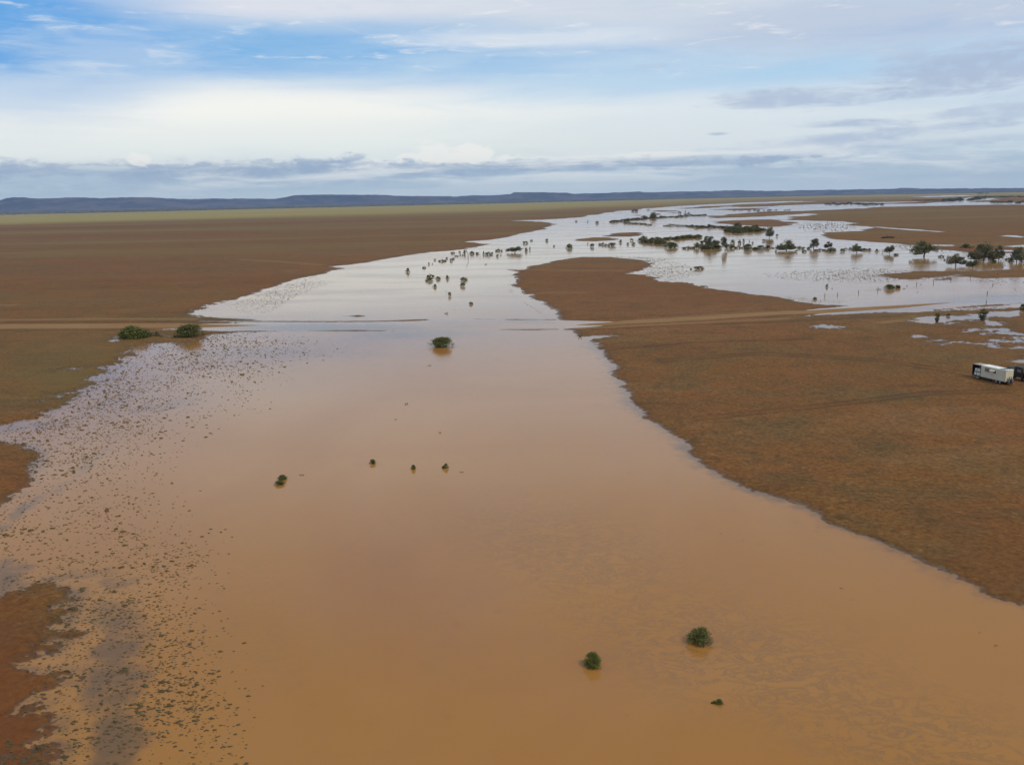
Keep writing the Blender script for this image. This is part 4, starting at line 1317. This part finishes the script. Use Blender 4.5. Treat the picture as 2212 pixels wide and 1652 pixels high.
def tussock_positions():
    rng = np.random.default_rng(5)
    pts = []
    # the broad left-hand meadow under water
    n = 190000
    u = rng.uniform(-150, 900, n); v = rng.uniform(715, 1720, n)
    # uniform on the ground: accept by the area one pixel covers
    x, y = [], []
    d = np.array([un(a, b) for a, b in zip(u, v)])
    x, y = d[:, 0], d[:, 1]
    dist = np.hypot(x, y)
    ue = np.interp(v, [720, 740, 800, 850, 900, 960, 1000, 1060, 1100, 1150, 1200, 1300, 1400, 1500, 1600, 1700], [640, 800, 700, 640, 580, 470, 430, 480, 500, 530, 520, 520, 560, 560, 560, 560])
    core = np.interp(v, [720, 740, 800, 850, 900, 960, 1060, 1130, 1200, 1300, 1450, 1700], [450, 520, 400, 300, 250, 170, 60, 230, 330, 320, 420, 430])
    p = np.clip((ue - u) / np.maximum(ue - core, 1), 0, 1) ** 1.5
    mid = np.exp(-((v - 1090) / 60) ** 2) * 0.45
    p *= 1 - mid
    # keep-off patches: bare open shallows
    cl = 0.62 + 0.85 * fbm(x, y, [1.2, 3.5, 9], 41)
    p *= np.clip(cl, 0, 1.1)
    dens = np.interp(v, [715, 800, 900, 1100, 1400, 1700], [0.42, 0.34, 0.24, 0.12, 0.075, 0.065])
    keep = rng.random(n) < p * dens * 2.5
    for a, b, dd in zip(x[keep], y[keep], dist[keep]):
        w = min(.9, .205 * math.exp(rng.normal(0, .38))) * (1 + dd / 380)
        if rng.random() < .03: w *= 1.6
        pts.append((a, b, w, w * rng.uniform(.14, .28)))
    # stipple along other shallows
    Z = [([(430, 684), (560, 636), (640, 606), (700, 592), (740, 600), (640, 640), (560, 688)], 900, .9),
         ([(1390, 560), (1500, 570), (1530, 590), (1450, 608), (1400, 600), (1385, 580)], 700, .9), ([(1300, 550), (1450, 560), (1400, 570)], 150, 1),
         ([(1640, 590), (1900, 575), (2060, 585), (2085, 595), (1950, 610), (1750, 610), (1660, 600)], 1500, 1.0),
         ([(1900, 520), (2060, 530), (2060, 548), (1950, 540)], 350, 1.1), ([(1100, 590), (1110, 640), (1200, 690), (1185, 690), (1090, 625)], 330, .9),
         ([(1700, 480), (1850, 480), (1850, 500), (1740, 502)], 350, 1.1), ([(1980, 678), (2210, 652), (2212, 670), (1990, 682)], 400, .9),
         ([(1620, 630), (1760, 655), (1827, 657), (1840, 652), (1700, 640)], 300, .8), ([(1265, 728), (1360, 860), (1500, 985), (1680, 1070), (1900, 1160), (1890, 1180), (1650, 1080), (1480, 995), (1330, 860), (1270, 760)], 330, .6),
         ([(2080, 600), (2212, 600), (2212, 618), (2100, 612)], 160, .9), ([(2050, 545), (2212, 546), (2212, 580), (2100, 575)], 200, 1)]
    for poly, n, k in Z:
        a = np.array(poly)
        lo, hi = a.min(0), a.max(0)
        n = int(n * 2.2)
        q = rng.uniform(lo, hi, (n * 3, 2))
        s = sdist(q[:, 0], q[:, 1], a)
        q = q[(s < 0)][:n]
        ctr = a.mean(0)
        sp_ = hi - lo
        e_ = np.hypot((q[:, 0] - ctr[0]) / sp_[0], (q[:, 1] - ctr[1]) / sp_[1])
        q = q[rng.random(len(q)) > (e_ * 2) ** 2 * .9]
        for uu_, vv_ in q:
            xx, yy = un(uu_, vv_)
            dd = math.hypot(xx, yy)
            w = rng.uniform(0.9, 2.6) * k * dd / F
            pts.append((xx, yy, w, w * rng.uniform(.16, .3)))
    return pts


def build_tussocks():
    pts = tussock_positions()
    rng = random.Random(8)
    variants = [tussock_geo(rng, 1, 1) for _ in range(10)]
    P = np.array(pts)
    h, s, t = height(P[:, 0], P[:, 1])
    z = np.maximum(h, 0)
    ok = h < 0.30
    P = P[ok]; z = z[ok]
    uu_, vv_ = proj(P[:, 0], P[:, 1])
    infr = (uu_ > 5) & (uu_ < 2207) & (vv_ < 1645)
    size = P[:, 2] / np.hypot(P[:, 0], P[:, 1]) * infr
    order = np.argsort(-size)
    own = set(order[:300].tolist())
    vm_ = [new_mesh('grass_tussock', a, f, M['tussock']) for a, f in variants]
    V = []; Fc = []; off = 0
    for i in range(len(P)):
        x, y, w, hh_ = P[i]
        k = rng.randrange(10)
        rot = rng.gauss(0.1, .35)
        if i in own:
            o = link('grass_tussock', vm_[k], None, (x, y, z[i] - .01), rot, (w, w, hh_))
            tag(o, 'dark low grass tussock poking out of the shallow water at the near left', 'grass tussock', 'grass tussocks in the near left shallows')
            continue
        a, f = variants[k]
        c, s_ = math.cos(rot), math.sin(rot)
        q = np.empty_like(a)
        q[:, 0] = (a[:, 0] * c - a[:, 1] * s_) * w + x
        q[:, 1] = (a[:, 0] * s_ + a[:, 1] * c) * w + y
        q[:, 2] = a[:, 2] * hh_ + z[i] - .01
        V.append(q)
        Fc.append(np.array(f) + off)
        off += len(a)
    V = np.concatenate(V).astype(np.float32); Fc = np.concatenate(Fc).astype(np.int32)
    me = bpy.data.meshes.new('grass_tussocks')
    me.vertices.add(len(V)); me.vertices.foreach_set('co', V.ravel())
    me.loops.add(Fc.size); me.loops.foreach_set('vertex_index', Fc.ravel())
    me.polygons.add(len(Fc))
    me.polygons.foreach_set('loop_start', np.arange(0, Fc.size, 3, dtype=np.int32))
    me.polygons.foreach_set('loop_total', np.full(len(Fc), 3, dtype=np.int32))
    me.materials.append(M['tussock'])
    me.update(calc_edges=True)
    o = link('flooded_grass', me)
    tag(o, 'countless dark grass tussocks poking through the flooded shallows', 'grass', kind='stuff')
    print('tussocks', len(P), 'tris', len(Fc))


build_tussocks()


# distant wooded belt under the hills: one mass
def build_woodland():
    rng = np.random.default_rng(21)
    n = 5200
    a = rng.uniform(-0.62, 0.62, n)
    go = np.interp(a, [-0.6, -0.3, 0.0, 0.2, 0.35, 0.6], [9.5, 9, 8.2, 6.6, 6, 6.5])
    p = go * rng.uniform(0.52, 1.02, n)
    D = F * H / p
    V = []; Fc = []; off = 0
    for i in range(n):
        r = rng.uniform(8, 20); h = rng.uniform(5, 10)
        x, y = D[i] * math.sin(a[i]), D[i] * math.cos(a[i])
        k = 6
        ring = [(x + math.cos(t) * r * rng.uniform(.7, 1.2), y + math.sin(t) * r * rng.uniform(.7, 1.2), zz) for zz, f in ((0.3, .7), (h * .6, 1)) for t in np.arange(k) / k * 6.283]
        V += ring + [(x, y, h)]
        for j in range(k):
            m = (j + 1) % k
            Fc += [(off + j, off + m, off + k + m, off + k + j), (off + k + j, off + k + m, off + 2 * k)]
        off += 2 * k + 1
    me = new_mesh('distant_woodland', V, Fc, M['leaf_olive'])
    o = link('distant_woodland', me)
    tag(o, 'dark belt of scrubby woodland under the far hills', 'woodland', kind='stuff')


build_woodland()


# ------------------------------------------------------------------ fence standing in the flood
def build_fence(pts, label, hpost=1.5, every=None):
    W = [un(a, b) for a, b in pts]
    root = bpy.data.objects.new('wire_fence', None)
    col.objects.link(root)
    root.location = (W[0][0], W[0][1], 0)
    tag(root, label, 'fence')
    pm = MB(); pm.tube((0, 0, -.3), (0, 0, 1), .09, .075, 6, True)
    pme = pm.mesh('post', M['dead_wood'])
    wires = []
    for i, (x, y) in enumerate(W):
        link('post', pme, root, (x - W[0][0], y - W[0][1], 0), 0, (1.6, 1.6, hpost * rr.uniform(.85, 1.15)))
    for zz in (.45, .95):
        wb = MB()
        for (a, b) in zip(W[:-1], W[1:]):
            wb.tube((a[0] - W[0][0], a[1] - W[0][1], zz), (b[0] - W[0][0], b[1] - W[0][1], zz), .012, .012, 4)
        wb.build('wire', M['dead_wood'], root)


cf = lambda L: [((1900 + a / 3.197) * K, (560 + b / 3.197) * K) for a, b in L]
build_fence(cf([(600, 612), (703, 602), (873, 582), (1030, 562), (1200, 540), (1343, 516), (1480, 500), (1620, 480), (1780, 462)]), 'drowned wire fence running from the tongue tip past the green bush pair', 1.5)
build_fence(cf([(1907, 660), (1915, 588), (1960, 520), (1998, 440), (2030, 400)]), 'short line of drowned fence posts near the right edge', 1.1)

# ------------------------------------------------------------------ far sheds
def shed(u, v, w, label):
    x, y = un(u, v)
    D = math.hypot(x, y)
    root = bpy.data.objects.new('farm_shed', None); col.objects.link(root)
    root.location = (x, y, .3)
    tag(root, label, 'shed', 'white sheds near the horizon')
    wm = w * D / F
    b = MB(); b.box((0, 0, wm * .16), (wm, wm * .5, wm * .32))
    b.build('wall', M['white_wall'], root)
    r = MB()
    hw, hd, z0 = wm * .53, wm * .28, wm * .322
    r.v += [Vector(q) for q in ((-hw, -hd, z0), (hw, -hd, z0), (hw, hd, z0), (-hw, hd, z0), (-hw, 0, z0 + wm * .13), (hw, 0, z0 + wm * .13))]
    r.f += [(0, 1, 5, 4), (2, 3, 4, 5), (0, 4, 3), (1, 2, 5), (0, 3, 2, 1)]
    r.build('roof', M['white_roof'], root)


M['white_wall'] = mat('white_wall', (.78, .78, .76), .6)
M['white_roof'] = mat('white_roof', (.85, .86, .86), .45)
shed((2050 + 1533 / 4.081) * K, (460 + 106 / 4.081) * K, 4.5, 'left one of the two tiny white sheds near the horizon at right')
shed((2050 + 1632 / 4.081) * K, (460 + 106 / 4.081) * K, 5.2, 'right and larger one of the two tiny white sheds near the horizon')

# ------------------------------------------------------------------ camp trailer
M['cream'] = mat('cream_panel', (.56, .54, .44), .5, var=.06, vscale=.8)
M['cream_end'] = mat('cream_end_panel', (.66, .62, .44), .5, var=.06, vscale=.8)
M['roofw'] = mat('white_sheet', (.84, .85, .82), .45, var=.04)
M['roofg'] = mat('weathered_sheet', (.34, .33, .27), .6, var=.15)
M['black'] = mat('black_steel', (.022, .020, .020), .5, spec=.4)
M['rubber'] = mat('rubber', (.025, .022, .020), .9)
M['grey'] = mat('grey_glass', (.17, .16, .15), .3, spec=.5)
M['tank'] = mat('white_tank', (.62, .64, .60), .45)
M['rust'] = mat('red_cylinder', (.25, .06, .04), .6)
M['galv'] = mat('galvanised', (.30, .28, .27), .45, .3)
M['dust_yellow'] = mat('dusty_yellow', (.42, .30, .08), .6, var=.15)
M['solar'] = mat('solar_panel', (.035, .055, .06), .2, spec=.6)


def wheel(parent, x, y, r=.5, w=.3):
    b = MB(); n = 18
    b.tube((x, y - w / 2, r), (x, y + w / 2, r), r, r, n, True)
    t = b.build('wheel', M['rubber'], parent)
    h = MB(); h.tube((x, y - w / 2 - .015, r), (x, y - w / 2 - .002, r), r * .5, r * .55, 12, True)
    h.tube((x, y + w / 2 + .002, r), (x, y + w / 2 + .015, r), r * .55, r * .5, 12, True)
    h.build('rim', M['galv'], t)


def build_trailer():
    # local axes: +X towards the camera along the trailer, -Y is the side we see (left in picture)
    root = bpy.data.objects.new('camp_trailer', None)
    col.objects.link(root)
    ox, oy = 112.33, 203.88
    Lx, Ly = 0.2975, -0.9547
    ang = math.atan2(Ly, Lx)
    gz = max(ground_z(ox + 1, oy - 2), 0.3) - .03
    root.location = (ox, oy, gz)
    root.rotation_euler = (0, 0, ang)
    tag(root, 'long cream camp trailer with open tank bay at its left end on brown plain', 'trailer')
    # with this rotation local +Y = (0.955, 0.2975): away/right; visible side is y = 0
    Lb, W, zb, zt = 7.1, 2.35, .75, 3.45
    B = lambda nm, c, s, m, **k: (lambda q: (q.box(c, s, **k), q.build(nm, M[m], root))[1])(MB())
    zc = (zb + zt) / 2
    B('cabin', (Lb / 2, W / 2, zc), (Lb, W, zt - zb), 'cream', bev=.03)
    B('end_panel', (Lb + .012, W / 2, zc), (.02, W - .12, zt - zb - .12), 'cream_end')
    B('roof', (Lb / 2, W / 2, zt + .035), (Lb + .08, W + .08, .06), 'roofw', bev=.02)
    for x in (0.02, Lb - .02):
        B('corner_trim', (x, -.012, zc), (.06, .02, zt - zb), 'galv')
    B('floor_rail', (Lb / 2, -.015, zb + .03), (Lb, .03, .10), 'galv')
    # side openings
    wf = B('window', (1.85, -.02, zt - .78), (1.35, .04, .86), 'grey')
    for k in range(5):
        q = MB(); q.box((1.30 + k * .28, -.048, zt - .78), (.03, .014, .86)); q.build('louvre', M['galv'], wf)
    B('window', (4.0, -.02, zt - .80), (.78, .04, .72), 'black')
    fl = MB(); k0 = zt - .44
    fl.v += [Vector(q) for q in ((2.9, -.05, k0), (4.42, -.05, k0), (4.42, -.62, k0 - .28), (2.9, -.62, k0 - .28), (2.9, -.05, k0 + .03), (4.42, -.05, k0 + .03), (4.42, -.62, k0 - .25), (2.9, -.62, k0 - .25))]
    fl.f += [(0, 3, 2, 1), (4, 5, 6, 7), (0, 1, 5, 4), (1, 2, 6, 5), (2, 3, 7, 6), (3, 0, 4, 7)]
    fl.build('awning_flap', M['cream'], root)
    B('shutter', (4.55, -.03, zt - .80), (.16, .04, .8), 'roofw')
    # roof gear
    B('solar_panel', (5.9, .62, zt + .12), (1.3, .9, .05), 'solar')
    B('solar_panel', (5.9, 1.65, zt + .12), (1.3, .9, .05), 'solar')
    B('roof_vent', (3.2, 1.2, zt + .13), (.5, .5, .14), 'roofw', bev=.02)
    # open bay at the far end
    bx0, bx1 = -2.55, -.03
    B('bay_roof', ((bx0 + bx1) / 2, W / 2, zt - .02), (bx1 - bx0, W, .06), 'roofg')
    for x in (bx0 + .05, -.1):
        for y in (.05, W - .05):
            B('bay_post', (x, y, (zb + zt) / 2), (.09, .09, zt - zb - .08), 'black')
    B('bay_floor', ((bx0 + bx1) / 2, W / 2, zb - .02), (bx1 - bx0, W, .10), 'black')
    B('bay_rail', ((bx0 + bx1) / 2, .0, zb + .95), (bx1 - bx0, .05, .06), 'black')
    B('bay_rail', ((bx0 + bx1) / 2, .0, zt - .22), (bx1 - bx0, .05, .16), 'black')
    B('bay_back_wall', ((bx0 + bx1) / 2, W - .02, (zb + zt) / 2), (bx1 - bx0, .03, zt - zb - .2), 'black')
    B('bay_end_wall', (bx0 + .02, W / 2, (zb + zt) / 2), (.03, W - .2, zt - zb - .2), 'black')
    for x in (-1.75, -1.0, -.4):
        B('water_tank', (x, .55, zb + .48), (.58, .8, .86), 'tank', bev=.06)
        B('water_tank', (x, .60, zb + 1.36), (.56, .7, .74), 'tank', bev=.06)
    gb = MB(); gb.tube((-.5, .25, zt - .85), (-.5, .25, zt - .3), .17, .15, 10, True); gb.build('gas_bottle', M['rust'], root)
    # chassis
    for y in (.45, W - .45):
        B('chassis_rail', ((bx0 + Lb) / 2, y, zb - .16), (Lb - bx0 - .1, .14, .2), 'black')
    for x in (-1.7, -.2, 1.2, 2.8, 4.4, 6.6):
        B('crossmember', (x, W / 2, zb - .14), (.12, W - 1.1, .12), 'black')
    B('tool_box', (-.95, .22, zb - .36), (.9, .42, .42), 'galv', bev=.02)
    B('tool_box', (2.4, .22, zb - .34), (1.3, .4, .38), 'black', bev=.02)
    for x in (4.6, 5.65):
        for y in (.2, W - .2):
            wheel(root, x, y, .46, .28)
        B('axle', (x, W / 2, .46), (.12, W - .8, .12), 'black')
    for y in (.2, W - .2):
        wheel(root, -1.9, y, .46, .28)
    B('mudguard', (5.12, .2, 1.0 - .04), (2.2, .34, .04), 'black')
    # drawbar and fittings at the near end
    for y in (.75, W - .75):
        B('drawbar', (Lb + .62, (y + W / 2) / 2, zb - .22), (1.3, .10, .12), 'black', rot=(W / 2 - y) * .45)
    B('hitch_plate', (Lb + 1.35, W / 2, zb - .2), (.4, .3, .08), 'galv')
    for y, h in ((.45, .9), (1.05, 1.3), (1.6, 1.1), (2.05, 1.2)):
        q = MB(); q.tube((Lb + .22, y, zb), (Lb + .22, y + .05, zb + h), .07, .05, 8, True); q.build('upright_bracket', M['black'], root)
    for y in (.8, 1.35, 1.85):
        q = MB(); q.tube((Lb + .38, y, zb - .05), (Lb + .38, y, zb + .62), .17, .15, 10, True); q.build('gas_bottle', M['galv' if y != 1.35 else 'black'], root)
    B('front_rack', (Lb + .35, W / 2, zb - .08), (.6, W - .4, .06), 'black')
    q = MB(); q.tube((Lb + .1, 1.3, zb + 1.0), (Lb + .55, .35, zb + .45), .04, .04, 6, True); q.build('brace', M['black'], root)
    q = MB(); q.tube((Lb + .06, .35, zt - .08), (Lb + .12, .35, zt - .08), .07, .06, 8, True); q.build('marker_lamp', M['black'], root)


build_trailer()


def build_truck():
    """dark truck beyond the trailer's near end, cut by the frame"""
    root = bpy.data.objects.new('dark_truck', None)
    col.objects.link(root)
    x, y = un(2201, 829)
    ang = math.atan2(-0.9547, 0.2975)
    gz = max(ground_z(x, y), .3) - .03
    root.location = (x + 0.6, y + 1.6, gz); root.rotation_euler = (0, 0, ang)
    tag(root, 'dark truck beyond the near end of cream trailer, cut by the right frame edge', 'truck')
    def P(nm, m, pts, y0, y1):
        q = MB(); k = len(pts)
        for yy in (y0, y1):
            for a, b in pts: q.v.append(Vector((a, yy, b)))
        q.f.append(tuple(range(k))); q.f.append(tuple(range(2 * k - 1, k - 1, -1)))
        for i in range(k):
            j = (i + 1) % k
            q.f.append((i, k + i, k + j, j))
        return q.build(nm, M[m], root)
    P('cab', 'black', [(-1.2, .9), (1.2, .9), (1.25, 2.0), (1.0, 3.05), (.6, 3.35), (-1.0, 3.35), (-1.2, 3.1)], 0, 2.3)
    P('bonnet', 'black', [(1.26, .85), (2.5, .8), (2.55, 1.55), (2.3, 1.85), (1.26, 2.0)], .25, 2.05)
    q = MB(); q.box((.15, -.012, 2.45), (1.1, .02, .7)); q.build('side_window', M['grey'], root)
    q = MB(); q.box((1.13, 1.15, 2.5), (.03, 1.9, .75)); q.build('windscreen', M['grey'], root)
    q = MB(); q.box((-3.4, 1.15, .85), (4.3, .9, .25)); q.build('chassis', M['black'], root)
    q = MB(); q.tube((-1.4, .35, 1.0), (-1.4, .35, 3.9), .1, .09, 10, True); q.build('exhaust_stack', M['galv'], root)
    q = MB(); q.box((2.62, 1.15, .75), (.2, 2.2, .5), bev=.05); q.build('bull_bar', M['galv'], root)
    q = MB()
    q.tube((-3.0, .25, 1.9), (-3.0, 2.05, 1.9), .95, .95, 18, True)
    q.build('cable_drum', M['black'], root)
    for xx in (1.9, -2.9, -4.2):
        for yy in (.15, 2.15): wheel(root, xx, yy, .52, .3)
    # yellow machine further right
    r2 = bpy.data.objects.new('yellow_machine', None)
    col.objects.link(r2)
    x, y = un(2233, 832)
    r2.location = (x, y + 2, gz); r2.rotation_euler = (0, 0, ang + .5)
    tag(r2, 'yellow machine, only its edge showing at the right frame side behind the dark truck', 'machine')
    q = MB(); q.box((0, 1.2, 1.25), (3.2, 1.9, 1.1), bev=.1); q.build('body', M['dust_yellow'], r2)
    q = MB(); q.box((-.4, 1.2, 2.5), (1.3, 1.4, 1.3), bev=.08); q.build('cab', M['grey'], r2)
    q = MB(); q.box((-.4, 1.2, 3.2), (1.5, 1.6, .1)); q.build('cab_roof', M['dust_yellow'], r2)
    for xx in (-1.1, 1.1):
        for yy in (.2, 2.2): wheel(r2, xx, yy, .6, .4)


build_truck()


# ------------------------------------------------------------------ say which one: order along each line, seen from the camera
ORD = ['leftmost', 'second', 'third', 'fourth', 'fifth', 'sixth', 'seventh', 'eighth', 'ninth', 'tenth', 'eleventh', 'twelfth', 'thirteenth', 'fourteenth', 'fifteenth', 'sixteenth',
       'seventeenth', 'eighteenth', 'nineteenth', 'twentieth', 'twenty-first', 'twenty-second', 'twenty-third', 'twenty-fourth', 'twenty-fifth', 'twenty-sixth', 'twenty-seventh',
       'twenty-eighth', 'twenty-ninth', 'thirtieth']


def order_labels():
    by = {}
    for o in scene.objects:
        if o.parent is None and o.get('label') and o.get('group'):
            by.setdefault(o['label'], []).append(o)
    for lab, L in by.items():
        if len(L) < 2 or 'tussock' in lab: continue
        L.sort(key=lambda o: float(proj(np.array([o.location.x]), np.array([o.location.y]))[0][0]))
        n = len(L)
        for i, o in enumerate(L):
            if i == 0: w = 'leftmost'
            elif i == n - 1: w = 'rightmost'
            elif i < (n + 1) // 2: w = ORD[min(i, 29)] + ' from left'
            else: w = ORD[min(n - 1 - i, 29)] + ' from right'
            o['label'] = w + ', ' + lab


order_labels()
